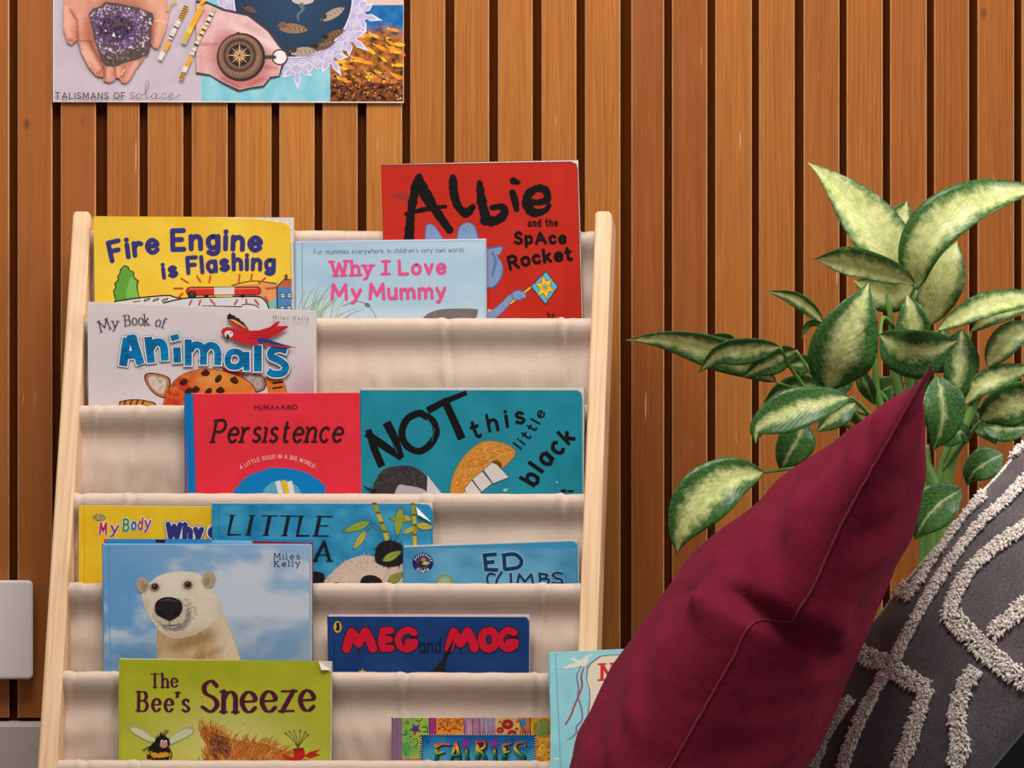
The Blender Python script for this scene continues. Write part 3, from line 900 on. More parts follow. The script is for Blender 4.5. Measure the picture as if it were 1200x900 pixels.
    for q in ([(536, 596), (520, 590), (508, 600), (522, 612), (528, 626), (516, 634), (502, 630)], [(528, 628), (545, 612), (556, 600)],
              [(562, 600), (550, 610), (550, 628), (564, 632), (576, 620), (574, 604), (562, 600)], [(574, 604), (590, 606), (602, 596)],
              [(602, 596), (622, 560), (626, 530), (616, 518), (606, 540), (606, 590), (612, 628), (626, 628), (644, 612)],
              [(676, 602), (658, 600), (644, 614), (648, 632), (664, 628), (676, 606)], [(678, 600), (676, 622), (684, 632), (700, 622)],
              [(738, 604), (724, 598), (708, 610), (708, 628), (722, 634), (744, 624)], [(744, 624), (770, 612), (780, 602), (770, 596), (758, 606), (756, 624), (768, 634), (790, 626), (826, 604)]):
        t.line(q, 3.2, INK, smooth=True)
    t.build('title_lettering', root)
# ------------------------------------------------------------------ rack frame of reference
TH = math.radians(7.0); LEAN = .36
U = Vector((math.cos(TH), -math.sin(TH), 0))
NH = Vector((-math.sin(TH), -math.cos(TH), 0))
V = (NH * LEAN - Vector((0, 0, 1))).normalized()       # down the leaning front
NR = U.cross(V).normalized()
if NR.y > 0: NR = -NR                                   # towards the viewer
O = P(402, 250, .03)
def RK(px, py, off=0.0): return hit(px, py, O + NR * off, NR)
RAILS = [((109, 279), (693, 280)), ((99, 382), (690, 382)), ((92, 484), (687, 484)), ((86, 587), (686, 588)), ((79, 692), (683, 693)), ((72, 796), (680, 798)), ((65, 900), (676, 901))]
GAPR = (Vector(RK(*RAILS[1][0])) - Vector(RK(*RAILS[0][0]))).length

def build_rack():
    base = RK(380, 1030)
    root = thing('book_rack', Vector((base.x, base.y, 0)), 'pale pine sling book rack with cream canvas pockets full of picture books', 'book rack')
    # side posts
    def post(pts, rnd):
        fr = [RK(*p, .0125) for p in pts]
        m = MB(); n = len(fr)
        bk = [q - NR * .05 for q in fr]
        for q in fr + bk:
            if q.z < 0: q += V * (-q.z / V.z)
        m.prism(fr, bk)
        cc = [((q - O).dot(U) + rnd, (q - O).dot(NR), (q - O).dot(V) * .03) for q in m.v]
        return bevel(mesh('side_post', m.v, m.f, M_PINE, root, cols=cc), .0028, 3)
    post([(30, 1100), (85, 252), (87, 247), (103, 247), (106, 252), (106, 262), (53, 1100)], 0)
    rp = post([(664, 1100), (697, 262), (697, 250), (700, 247), (714, 247), (717, 252), (717, 262), (688, 1100)], 1)
    # worn screw marks on the right post
    for y in (283, 383):
        m = MB()
        c = RK(716.3 - (y - 260) * .033, y, -.006)
        m.tube([c, c + U * .0016], .0028, 10)
        mesh('screw', m.v, m.f, M_DARKMETAL, rp)
    # dowels and canvas slings
    for i, (a, b) in enumerate(RAILS):
        A, B = RK(a[0] - 4, a[1]), RK(b[0] + 5, b[1])
        ex = (B - A).normalized()
        m = MB(); m.tube([A - ex * .006, B + ex * .006], .0062, 14)
        mesh('dowel', m.v, m.f, M_PINE, root, smooth=True, cols=[((q - A).dot(NR), (q - A).dot(V), (q - A).dot(U) * .03) for q in m.v])
        rnd = random.Random(40 + i)
        nx = 150; prof = []
        # profile: (forward along the horizontal normal, height) about the dowel centre
        r = .0082
        for k in range(5): prof.append((-r, -.03 + .03 * k / 4 * .999, 0))          # behind
        for k in range(9):
            an = math.pi - math.pi * k / 8
            prof.append((r * math.cos(an), r * math.sin(an), 0))
        Lh = .118
        for k in range(1, 19):
            t = k / 18
            q_ = t * Lh; prof.append((r - (.0098 * sstep(0, .030, q_) - .0064 * sstep(.033, .062, q_)), -q_, t))
        for k in range(1, 9):                                                         # the pocket curls back under the books
            an = math.pi * k / 8
            prof.append((r - .0034 - .018 + .018 * math.cos(an), -Lh - .008 * math.sin(an), 1))
        prof.append((r - .0400, -Lh + .03, 1))
        folds = [(rnd.uniform(.01, .06), rnd.uniform(-.5, .5)), (rnd.uniform(.10, .2), rnd.uniform(-.8, .5)), (rnd.uniform(.9, .97), rnd.uniform(-.3, .6)), (rnd.uniform(.6, .8), .2)]
        v = []; f = []
        for j in range(nx + 1):
            s_ = j / nx
            pc = A + (B - A) * s_
            for (fw, hh, t) in prof:
                x = s_ * 620
                wr = .0062 * t * fbm(x * .018 + i * 9, hh * 12, i * 3.1, 3) + .0032 * t * nz(x * .07, hh * 30, i + 5)
                edge = math.exp(-s_ * 26) + math.exp(-(1 - s_) * 26)
                wr += edge * .0022 * t * math.sin(hh * 160 + i)
                cr = 0
                for (fx, sl) in folds:
                    d = (s_ - fx) * 620 - sl * (-hh) * 300
                    cr += .0032 * math.exp(-(d / 3.2) ** 2) * (1 - .6 * t) - .0022 * math.exp(-((d - 6) / 4) ** 2) * (1 - .5 * t)
                hem = .0007 * math.exp(-((hh + .036) / .0012) ** 2) * (1 if t > 0 else 0)
                puff = .0007 * nz(x * .05, 3.3, i) * (1 if t == 0 else 0)
                v.append(pc + NH * (fw + wr + (cr if hh > -.1 else 0) - hem) + Vector((0, 0, hh + puff + (cr * .5 if t == 0 and hh >= 0 else 0))))
        q = len(prof)
        for j in range(nx):
            for k in range(q - 1):
                f.append((j * q + k, (j + 1) * q + k, (j + 1) * q + k + 1, j * q + k + 1))
        o = mesh('canvas_sling', v, f, M_CANVAS, root, smooth=True)
        so = o.modifiers.new('cloth', 'SOLIDIFY'); so.thickness = .0008
    return root

# ------------------------------------------------------------------ books
NB = Vector((NH.x, NH.y, .02)).normalized()
class Book:
    """label, rail the pocket hangs from, top corners and side slopes in photo pixels"""
    def __init__(s, label, rail, tl, tr, dxl, dxr, color, off=-.0112, thick=.005, hard=False, page=(1.5, 1.5, 2.5), depth=112, corner=0, spine=None, back=None, cat='book', normal=None, anchor=None, cover_fn=None, cshape=None, group='picture books in the canvas rack'):
        ym = RAILS[rail][0][1] if rail is not None else 0
        if anchor is None:
            s.p0 = RK((tl[0] + tr[0]) / 2, ym, off)
            s.n = NB
        else:
            s.p0, s.n = anchor
        yb = (ym + depth) if anchor is None else depth
        bl = (tl[0] + dxl * (yb - tl[1]), yb); br = (tr[0] + dxr * (yb - tr[1]), yb + (tr[1] - tl[1]) * .5)
        s.tl, s.tr, s.bl, s.br = tl, tr, bl, br
        base = s.mp((bl[0] + br[0]) / 2, bl[1], -thick / 2)
        s.root = thing('picture_book', base, label, cat, group)
        ct = .0022 if hard else .0005
        def slab(name, poly, l0, l1, mat, col=None, par=None):
            m = MB(); m.prism([s.mp(x, y, l1) for x, y in poly], [s.mp(x, y, l0) for x, y in poly])
            return mesh(name, m.v, m.f, mat, par or s.root, cols=[col or (1, 1, 1)] * len(m.v))
        if cshape: poly = [bl, br] + cshape
        elif corner:
            c = corner; poly = [bl, br, (tr[0] + dxr * c, tr[1] + c), (tr[0] - c * .3, tr[1] + c * .3), (tr[0] - c, tr[1]), tl]
        else: poly = [bl, br, tr, tl]
        s.poly = poly
        fc = slab('front_cover', poly, -ct, 0, M_PRINT, color)
        s.fc = fc
        if hard: bevel(fc, .0008, 2)
        l, t, r = page
        pt = [(bl[0] + l, bl[1] - 2), (br[0] + r, br[1] - 2), (tr[0] + r, tr[1] - t), (tl[0] + l, tl[1] - t)]
        slab('page_block', pt, -thick + ct, -ct - .0002, M_PAGES)
        bp = back[1] if back else 0
        bpoly = [(bl[0] + .5, bl[1]), (br[0] + r + .4, br[1]), (tr[0] + r + .4, tr[1] - t - bp), (tl[0] + .5, tl[1] - t - bp)]
        slab('back_cover', bpoly, -thick - .0001, -thick + ct - .0002, M_PRINT, back[0] if back else color)
        # spine: rounded strip closing the left edge
        m = MB(); n = 8; ft = []; tp = []
        hw = thick / 2
        bul = .0014 if hard else .0005
        v = []; f = []
        for (x, y) in (bl, tl):
            for k in range(n + 1):
                an = math.pi * k / n
                e = s.mp(x, y, -hw + hw * math.cos(an)); e = e - U * (bul * math.sin(an))
                v.append(e)
        for k in range(n): f.append((k, k + 1, n + 2 + k, n + 1 + k))
        o = mesh('spine', v, f, M_PRINT, s.root, cols=[spine or color] * len(v))
        so = o.modifiers.new('card', 'SOLIDIFY'); so.thickness = .0004
        s.art = Art(s.mp, 8e-5)
        s.t = Art(s.mp, 1.15e-4)
    def mp(s, px, py, lay=0.0):
        return hit(px, py, s.p0, s.n) + s.n * lay
    def hinge(s, d, c, wd=1.0):
        """pressed hinge line beside the spine"""
        a = s.art; z = a.z; a.Z(0, 0, 1)
        k = (s.bl[0] - s.tl[0]) / (s.bl[1] - s.tl[1])
        a.line([(s.tl[0] + d, s.tl[1] + 1), (s.tl[0] + d + k * (s.bl[1] - s.tl[1] - 2), s.bl[1] - 2)], wd, c, caps=False)
        a.z = z
    def edge(s, c, wd=1.0):
        """worn pale edge along top and right"""
        a = s.art; z = a.z; a.Z(0, 0, 1)
        i = wd * .5
        pts = [(p[0], p[1]) for p in s.poly[1:]]
        a.line([(x - (i if k < len(pts) - 1 else -i), y + (i if k else 0)) for k, (x, y) in enumerate(pts)], wd, c, caps=False, rough=.5)
        a.z = z
    def done(s, title='title_lettering', over=False):
        if s.art.f: s.art.build('cover_picture', s.fc)
        dz = s.art.lay if over else 0; s.t.v = [q + s.n * dz for q in s.t.v]
        if s.t.f: s.t.build(title, s.fc)
    def dogear(s, pts, shade=None):
        """a curled cover corner showing its worn white inside"""
        a, b, c = pts
        m = MB()
        A, B, Cc = s.mp(*a, .0012), s.mp(*b, .0012), s.mp(*c, .0034)
        A0, B0, C0 = s.mp(*a, .0006), s.mp(*b, .0006), s.mp(*c, .0026)
        m.prism([A, B, Cc], [A0, B0, C0])
        mesh('curled_corner', m.v, m.f, M_WORN, s.fc)

BLK = (.012, .010, .010)

def book_fire():
    b = Book('yellow picture book with a red and white siren light, top left of the rack', 1, (110, 254), (341, 255.5), .015, .012, C(238, 192, 48), off=-.0135, page=(2, .6, 2.6), thick=.006,
             cshape=[(341, 300), (340, 268), (335, 261.5), (300, 256.5), (230, 254), (110, 253.5)])
    a = b.art
    a.grid(111, 256, 339, 372, 4, lambda x, y: None if (x > 333 and y < 264) or y < 258 and x > 295 else mixc(C(236, 190, 52), C(243, 208, 70), .45 + 1.2 * fbm(x * .02, y * .03, 1) - .25 * sstep(270, 254, y)))
    a.Z(100, 245, 4.8); a.up()
    OR = C(218, 150, 96)
    a.poly([(960, 420), (1060, 410), (1080, 420), (1080, 600), (760, 600), (820, 470), (830, 430)], C(222, 150, 90)); a.line([(825, 430), (880, 415), (960, 405), (1075, 420)], 6, BLK, smooth=True)
    a.poly([(1020, 530), (1078, 500), (1078, 620), (1000, 620)], C(120, 180, 175)); a.up()
    tree = [(220, 318), (198, 340), (195, 362), (182, 378), (186, 398), (166, 420), (172, 440), (158, 462), (165, 490), (172, 520), (310, 510), (302, 490), (296, 470), (290, 430), (298, 405), (275, 385), (272, 355), (250, 345), (240, 325)]
    a.poly(tree, C(96, 160, 62)); a.up()
    a.poly([(x * .5 + 150, y * .6 + 190) for x, y in tree], C(126, 185, 84)); a.up()
    a.line(tree, 6, BLK, closed=True, rough=.5)
    a.up()
    a.poly([(170, 520), (300, 498), (400, 490), (480, 485), (520, 505), (560, 620), (160, 620)], C(216, 212, 206)); a.line([(165, 520), (300, 500), (400, 490), (470, 486), (500, 495), (535, 500)], 8, BLK, smooth=True)
    a.up()
    for x in (345, 395, 447): a.line([(x - 16, 520), (x + 12, 512), (x + 18, 502), (x - 8, 508)], 5, BLK, closed=True)
    a.line([(270, 522), (310, 517)], 5, BLK)
    a.poly([(430, 560), (440, 530), (560, 505), (700, 495), (950, 490), (1000, 505), (1030, 540), (1040, 620), (430, 620)], C(206, 208, 212)); a.up()
    a.line([(440, 528), (560, 502), (700, 496), (950, 492), (1000, 505), (1028, 545), (1036, 600)], 8, BLK, smooth=True)
    a.line([(640, 560), (660, 545), (880, 550)], 6, BLK); a.line([(880, 540), (905, 535), (950, 540), (975, 555), (985, 580)], 6, BLK, smooth=True)
    a.up()
    RED = C(206, 50, 40)
    a.line([(590, 462), (965, 460)], 50, BLK); a.up(); a.line([(590, 462), (965, 460)], 40, RED); a.line([(590, 448), (965, 446)], 7, C(226, 112, 90)); a.up()
    a.line([(725, 461), (838, 460)], 42, C(212, 206, 206), caps=False); a.line([(728, 478), (836, 477)], 7, C(226, 196, 190), caps=False)
    a.line([(735, 490), (828, 489)], 8, C(236, 200, 60), caps=False); a.up()
    for x in (680, 885): a.ell(x, 490, 12, 9, BLK)
    a.ell(600, 482, 24, 22, BLK); a.ell(600, 480, 15, 14, C(70, 64, 66)); a.up()
    for q in (((540, 390), (578, 414)), ((628, 378), (648, 408)), ((704, 376), (698, 412)), ((868, 368), (864, 408)), ((938, 366), (932, 404)), ((1012, 388), (978, 416)), ((500, 446), (548, 446)), ((520, 500), (548, 474)), ((1020, 446), (1068, 442)), ((1010, 494), (1030, 520)), ((598, 514), (586, 540)), ((648, 512), (640, 540)), ((705, 510), (728, 536)), ((855, 512), (840, 536)), ((905, 508), (908, 534)), ((955, 512), (975, 536))):
        a.line(q, 10, C(206, 70, 56))
    a.poly([(1075, 432), (1090, 420), (1160, 425), (1160, 620), (1080, 620)], C(76, 128, 180)); a.up()
    a.poly([(1078, 440), (1118, 396), (1160, 398), (1160, 440)], C(190, 96, 66)); a.line([(1078, 438), (1118, 396), (1160, 398)], 5, BLK); a.line([(1130, 395), (1130, 374)], 16, C(96, 60, 52))
    a.line([(1078, 438), (1082, 600)], 6, BLK); a.up()
    for x, y in ((1112, 487), (1150, 487), (1110, 560), (1148, 560)): a.poly([(x - 13, y - 14), (x + 11, y - 12), (x + 12, y + 12), (x - 12, y + 12)], C(196, 206, 214)); a.line([(x - 13, y - 14), (x + 11, y - 12), (x + 12, y + 12), (x - 12, y + 12)], 4, BLK, closed=True); a.line([(x - 8, y), (x + 8, y)], 3, BLK)
    t = b.t.Z(100, 245, 4.8)
    NV = C(56, 54, 118)
    t.text('Fire', [(138, 298), (230, 272), (320, 256), (420, 236)], 104, 28, NV, sp=.08, rot=4)
    t.text('Engine', [(478, 228), (700, 222), (996, 232)], 104, 29, NV, sp=.08, jit=.06)
    t.text('is', [(432, 388), (470, 382), (524, 372)], 78, 23, NV, sp=.12, jit=.08)
    t.text('Flashing', [(568, 360), (700, 352), (850, 338), (1072, 342)], 84, 24, NV, sp=.08, jit=.06)
    b.done()

def book_albie():
    b = Book('red picture book with black hand-painted title, tallest and at the top right of the rack', 1, (447, 193), (676, 188), .030, .030, C(186, 40, 26), off=-.0180, page=(1, .4, 1.2), thick=.0034, back=(C(60, 50, 48), .6),
             cshape=[(677, 198), (675.5, 192), (669, 189.2), (447, 193)])
    a = b.art
    a.grid(449, 196, 660, 392, 6, lambda x, y: mixc(C(182, 36, 24), C(194, 46, 30), .5 + fbm(x * .02, y * .02)))
    a.Z(330, 180, 3); a.up()
    a.ell(430, 152, 40, 14, C(150, 50, 40), .1); a.ell(470, 150, 18, 10, C(110, 60, 54), -.3); a.up()
    BL = C(122, 148, 186); BD = C(72, 92, 130)
    for pts in ([(505, 262), (515, 246), (535, 252), (560, 285), (570, 320), (510, 320)], [(615, 300), (622, 262), (645, 242), (672, 246), (688, 275), (690, 320), (615, 320)], [(700, 340), (735, 330), (778, 324), (768, 350), (758, 356), (778, 390), (776, 430), (750, 470), (715, 474), (690, 440)]):
        a.poly(pts, BD, smooth=True); a.up(); 
        mx = sum(p[0] for p in pts) / len(pts); my = sum(p[1] for p in pts) / len(pts)
        a.poly([(mx + (x - mx) * .9, my + (y - my) * .92) for x, y in pts], BL, smooth=True); a.up()
    a.line([(740, 345), (752, 380), (740, 430)], [6, 12, 8], C(96, 118, 158), smooth=True)
    for x, y in ((640, 262), (655, 258), (648, 270)): a.ell(x, y, 2, 2, BLK, n=8)
    a.line([(700, 575), (735, 570), (770, 545), (808, 505)], [40, 34, 30, 26], BD, smooth=True); a.up(); a.line([(700, 575), (735, 570), (770, 545), (808, 505)], [35, 29, 25, 21], BL, smooth=True)
    a.up(); a.line([(806, 526), (886, 462)], 10, C(60, 40, 20)); a.line([(806, 526), (886, 462)], 6, C(240, 190, 60)); a.up()
    a.ell(832, 498, 24, 19, BD); a.ell(832, 498, 21, 16, BL); a.up()
    for k in range(3): a.line([(836 + k * 4, 490 + k * 7), (854, 490 + k * 7)], 9, BL); a.line([(840, 495 + k * 7), (852, 495 + k * 7)], 1.6, BD)
    fl = [(876, 466), (930, 414), (972, 468), (928, 530)]
    a.poly(fl, C(90, 178, 206)); a.line(fl, 3, BLK, closed=True); a.up()
    st = []
    for k in range(12):
        r_ = 46 if k % 2 == 0 else 22; an = k * math.pi / 6 + .3
        st.append((926 + r_ * math.cos(an) * .8, 470 + r_ * math.sin(an)))
    a.poly(st, C(242, 196, 52)); a.line(st, 2.5, C(120, 80, 20), closed=True); a.up(); a.ell(926, 470, 14, 14, C(226, 160, 40)); a.ell(926, 470, 7, 7, C(90, 160, 190))
    a.poly([(728, 545), (722, 560), (740, 552)], C(220, 180, 150))
    b.edge(C(120, 70, 60), .7)
    t = b.t.Z(330, 180, 3)
    K = (.006, .005, .005)
    t.line([(448, 298), (456, 200), (472, 120), (484, 82)], [39, 30, 34, 27], K, smooth=True, rough=.3)
    t.line([(482, 86), (510, 150), (552, 215), (590, 268)], [30, 43, 32, 27], K, smooth=True, rough=.3)
    t.line([(438, 212), (510, 195), (576, 186)], [14, 18, 14], K, smooth=True, rough=.3)
    t.line([(602, 84), (606, 140), (622, 188), (650, 208), (672, 188)], [27, 32, 27, 34, 25], K, smooth=True, rough=.3)
    t.line([(696, 104), (704, 170), (718, 226)], [25, 36, 30], K, smooth=True, rough=.3)
    t.line([(712, 236), (752, 236), (782, 214), (776, 188), (740, 190)], [34, 36, 32, 25, 18], K, smooth=True, rough=.3)
    t.line([(812, 138), (820, 165), (826, 196)], [23, 30, 23], K, smooth=True, rough=.3); t.line([(815, 96), (832, 102)], [27, 16], K)
    t.line([(858, 168), (900, 172), (934, 160), (926, 128), (894, 124), (864, 150), (864, 186), (890, 208), (926, 200), (942, 182)], [25, 23, 27, 30, 27, 30, 32, 30, 23, 14], K, smooth=True, rough=.28)
    t.line([(884, 150), (894, 154)], 3, C(190, 60, 40))
    t.text('and the', [(865, 256), (972, 254)], 24, 5.5, K, sp=.2, jit=.15, rough=.2)
    t.text('SpAce', [(816, 316), (1003, 314)], 38, 10.5, K, sp=.12, jit=.12, rough=.2)
    t.text('Rocket', [(800, 408), (900, 384), (1024, 372)], 42, 11, K, sp=.08, jit=.12, rough=.2)
    t.text('by', [(934, 572), (960, 572)], 14, 3.2, K, sp=.2)
    b.done()

def book_mummy():
    b = Book('pale blue hardback with pink title lettering in front of the red book', 1, (346, 283), (569, 280), .005, .006, C(166, 194, 212), off=-.0115, page=(3, .2, .3), thick=.006, hard=True, back=(C(196, 130, 170), .4))
    a = b.art
    def sky(x, y):
        c = mixc(C(150, 186, 214), C(186, 208, 220), .5 + .9 * fbm(x * .012, y * .03, 3) + .15 * sstep(420, 560, x))
        c = mixc(c, C(188, 208, 206), sstep(330, 372, y) * sstep(420, 350, x))
        return mixc(c, C(206, 214, 216), sstep(352, 376, y) * .6)
    a.grid(347.5, 284, 567.5, 388, 3, sky)
    b.hinge(8, C(140, 172, 192), 1.6)
    a.Z(330, 180, 3); a.up()
    rg = random.Random(9)
    for _ in range(26):
        x = rg.uniform(50, 200); h_ = rg.uniform(40, 150); ln = rg.uniform(20, 110)
        a.line([(x, 640), (x + ln * .3, 610 - h_ * .6), (x + ln, 600 - h_)], [4, 3, .6], rg.choice([C(130, 168, 140), C(158, 184, 150), C(176, 194, 168)]), smooth=True, caps=False)
    a.line([(215, 535), (260, 520), (300, 530), (330, 570), (340, 620)], 2, C(130, 150, 110), smooth=True); a.ell(302, 532, 10, 7, C(106, 122, 90), .4)
    a.up()
    a.poly([(480, 620), (500, 575), (540, 552), (600, 545), (680, 546), (690, 556), (670, 585), (560, 620)], C(118, 108, 106), smooth=True)
    a.up(); a.fur([(490, 620), (505, 578), (545, 556), (600, 549), (680, 550), (670, 580), (560, 620)], 90, 14, 2, [C(98, 88, 88), C(140, 130, 126), C(110, 100, 98)], 10, .3)
    t = b.t.Z(330, 180, 3)
    t.text("For mummies everywhere, in children's very own words", [(113, 354), (380, 350), (642, 346)], 17, 1.9, C(84, 104, 124), sp=.16, jit=.05)
    PK = C(222, 84, 138)
    o = (C(232, 170, 196), 1.2)
    t.text('Why', [(172, 430), (322, 426)], 50, 11.5, PK, sp=.12, jit=.1, rough=.1, serif=.06)
    t.line([(366, 378), (366, 424)], 11.5, PK); t.line([(354, 379), (380, 379)], 9, PK); t.line([(352, 423), (380, 423)], 9, PK)
    t.text('Love', [(410, 424), (580, 420)], 48, 11.5, PK, sp=.12, jit=.1, rough=.1)
    t.text('My', [(172, 512), (282, 510)], 50, 11.5, PK, sp=.12, jit=.08, rough=.1)
    t.text('Mummy', [(306, 510), (580, 506)], 50, 11.5, PK, sp=.1, jit=.08, rough=.1)
    b.done()

def book_animals():
    b = Book('white picture book with big blue letters, a red parrot and a spotted cat', 2, (103, 354.5), (369, 365), .010, .004, C(212, 202, 202), off=-.0112, page=(.8, 1.0, .8), thick=.005)
    a = b.art
    def bg(x, y): return mixc(mixc(C(214, 204, 204), C(206, 196, 198), .5 + fbm(x * .02, y * .02)), C(176, 132, 142), sstep(.1, 1, 1.25 - math.hypot((x - 362) / 42, (y - 482) / 66)) * .75)
    a.grid(105, 366, 368, 490, 3, bg)
    a.Z(95, 350, 4.286); a.up()
    # spotted big cat
    a.poly([(190, 530), (210, 512), (270, 505), (330, 512), (380, 535), (380, 640), (200, 640)], BLK, smooth=True); a.up(); a.poly([(196, 534), (215, 517), (270, 510), (330, 517), (372, 538), (372, 640), (205, 640)], C(206, 130, 50), smooth=True); a.up()
    for x in (225, 255, 285, 315): a.line([(x, 512), (x - 8, 530), (x + 4, 545)], 8, C(70, 40, 24))
    for pts, c in (([(930, 400), (990, 395), (1025, 430), (1035, 480), (1030, 520), (960, 520), (935, 450)], C(206, 112, 44)),):
        a.poly(pts, BLK, smooth=True); a.up(); a.poly([(x * .96 + 39, y * .96 + 18) for x, y in pts], c, smooth=True); a.up()
    for y in (425, 450): a.line([(965, y), (1010, y - 6)], 9, BLK); 
    for s_, pts in ((0, [(318, 400), (325, 378), (360, 372), (420, 385), (450, 410), (440, 470), (420, 500), (370, 480), (335, 440)]), (1, [(800, 395), (860, 378), (910, 388), (928, 410), (925, 450), (890, 470), (820, 470)])):
        a.poly(pts, C(60, 30, 20), smooth=True); a.up(); mx = sum(p[0] for p in pts) / len(pts); my = sum(p[1] for p in pts) / len(pts)
        a.poly([(mx + (x - mx) * .9, my + (y - my) * .9) for x, y in pts], C(186, 120, 70) if s_ == 0 else C(150, 120, 104), smooth=True); a.up()
        a.poly([(mx + (x - mx) * .68, my + (y - my) * .68) for x, y in pts], C(206, 190, 180) if s_ == 0 else C(170, 156, 150), smooth=True); a.up()
        a.fur([(mx + (x - mx) * .62, my + (y - my) * .62) for x, y in pts], 26, 24, 2.4, [C(120, 84, 62), C(226, 214, 206), C(196, 170, 150)], -70, .3)
        a.up()
    head = [(400, 640), (415, 520), (430, 470), (470, 410), (520, 375), (590, 355), (660, 352), (740, 368), (800, 390), (860, 430), (890, 500), (900, 640)]
    a.poly(head, C(90, 34, 16), smooth=True); a.up()
    def hc(x, y): return mixc(C(190, 44, 24), C(206, 118, 36), sstep(520, 640, x))
    za = a.z
    hd = [(x * .985 + 9, y * .985 + 8) for x, y in head]
    def cat(x, y):
        n = .8 * fbm(x * .02, y * .05, 3) + .5 * fbm(x * .12, y * .03, 6)
        c = mixc(hc(x, y), C(222, 150, 70), max(0, .15 + n))
        c = mixc(c, C(150, 40, 20), .6 * sstep(470, 400, x + (y - 470) * .3))
        return mixc(c, C(236, 176, 100), .35 * math.exp(-((x - 660) / 90) ** 2 - ((y - 400) / 40) ** 2))
    a.poly(hd, C(206, 96, 34), smooth=True); a.shape(hd, .9, cat)
    a.fur([(640 + (x - 640) * .93, 500 + (y - 500) * .9) for x, y in head], 220, 16, 3, lambda x, y: cat(x + R.uniform(-20, 20), y + R.uniform(-20, 20)), lambda x, y: -90 + (x - 640) * .12, .3)
    a.up()
    for x, y, r_ in ((516, 420, 0), (625, 375, .3), (690, 402, -.5), (770, 412, .8), (575, 458, .2), (640, 468, -.4), (700, 462, .4), (540, 465, -.2)):
        a.ell(x, y, 23, 15, C(60, 26, 14), r_ - .4, 10); a.ell(x + 4, y - 10, 14, 10, C(70, 30, 16), r_, 8)
    # red parrot
    a.Z(95, 350, 4.286)
    RD = C(196, 34, 42); RDD = C(140, 20, 34)
    a.poly([(700, 340), (760, 365), (830, 375), (790, 390), (720, 365)], RDD)
    b.art.up()
    t = b.t.Z(95, 350, 4.286)
    PU = C(66, 40, 62)
    t.text('My', [(100, 168), (150, 150), (188, 146)], 54, 5.5, PU, sp=.1, serif=.12, jit=.1, nib=.5)
    t.text('Book', [(222, 136), (280, 132), (344, 132)], 54, 5.5, PU, sp=.1, serif=.12, jit=.1, nib=.5)
    t.text('of', [(370, 136), (420, 148)], 52, 5.5, PU, sp=.12, serif=.12, jit=.1, nib=.5)
    WHT = C(232, 226, 228)
    B1 = C(0, 92, 146); B2 = C(0, 122, 176)
    def big(strokes, wd):
        for q in strokes:
            t.line(q[0], wd + 15, C(70, 70, 84), caps=False, smooth=q[1], closed=q[2], ext=7.5)
        t.lay += 6e-5
        for q in strokes:
            t.line(q[0], wd + 11, WHT, caps=False, smooth=q[1], closed=q[2], ext=5.5)
        t.lay += 6e-5
        for q in strokes:
            t.line(q[0], wd, B1, caps=False, smooth=q[1], closed=q[2], c2=B2)
        t.lay += 6e-5
    big([([(212, 338), (222, 260), (232, 196)], False, False), ([(232, 205), (262, 200), (272, 210)], False, False), ([(262, 206), (282, 270), (300, 328)], False, False), ([(222, 284), (284, 280)], False, False)], 42)
    big([([(338, 192), (346, 260), (354, 322)], False, False), ([(350, 250), (372, 222), (404, 222), (418, 250), (422, 310)], True, False)], 40)
    big([([(482, 244), (486, 322)], False, False)], 38); big([([(452, 200), (494, 190)], False, False)], 30)
    big([([(540, 204), (540, 336)], False, False), ([(548, 262), (570, 234), (600, 236), (616, 262), (616, 332)], True, False), ([(620, 262), (644, 236), (672, 240), (688, 268), (688, 334)], True, False)], 36)
    big([([(770, 266), (800, 274), (812, 310), (790, 340), (750, 338), (738, 308), (748, 276)], True, True), ([(832, 266), (834, 362)], False, False)], 32)
    big([([(890, 234), (890, 366)], False, False)], 40)
    big([([(1036, 262), (1000, 252), (960, 262), (958, 292), (1000, 312), (1030, 340), (1016, 372), (970, 378), (940, 362)], True, False)], 36)
    rb = random.Random(2)
    for cx, cy in ((230, 260), (300, 310), (350, 270), (420, 280), (484, 280), (540, 280), (610, 280), (690, 290), (750, 310), (832, 320), (890, 300), (985, 275), (1020, 350)):
        for _ in range(4):
            x, y = cx + rb.uniform(-10, 10), cy + rb.uniform(-28, 28); t.line([(x - 12, y + 6), (x, y), (x + 12, y + 5)], 2.4, rb.choice([C(0, 82, 140), C(20, 160, 205), C(10, 96, 90)]), smooth=True)
    t.lay += 6e-5
    # parrot over the letters
    wing = [(845, 165), (800, 145), (760, 118), (735, 100), (738, 84), (750, 72), (762, 84), (772, 82), (780, 94), (795, 98), (806, 112), (818, 118), (828, 132), (842, 150)]
    t.poly(wing, C(30, 34, 50)); t.up(); t.poly([(845, 165), (800, 146), (762, 120), (745, 104), (770, 104), (800, 122), (832, 146)], C(226, 180, 60)); t.up(); t.line([(748, 108), (800, 142), (850, 172)], [8, 18, 22], RD, smooth=True); t.up()
    t.poly([(705, 170), (712, 152), (735, 142), (770, 146), (800, 160), (840, 162), (900, 158), (950, 142), (985, 116), (1002, 112), (998, 124), (985, 138), (1040, 136), (1042, 144), (1020, 160), (990, 180), (950, 196), (905, 210), (895, 230), (840, 232), (800, 222), (768, 206), (742, 190), (722, 186)], RD); t.up()
    for q in (((860, 172), (930, 164), (990, 130)), ((860, 184), (940, 180), (1020, 150)), ((850, 198), (900, 200), (960, 188))): t.line(q, 3.5, RDD, smooth=True)
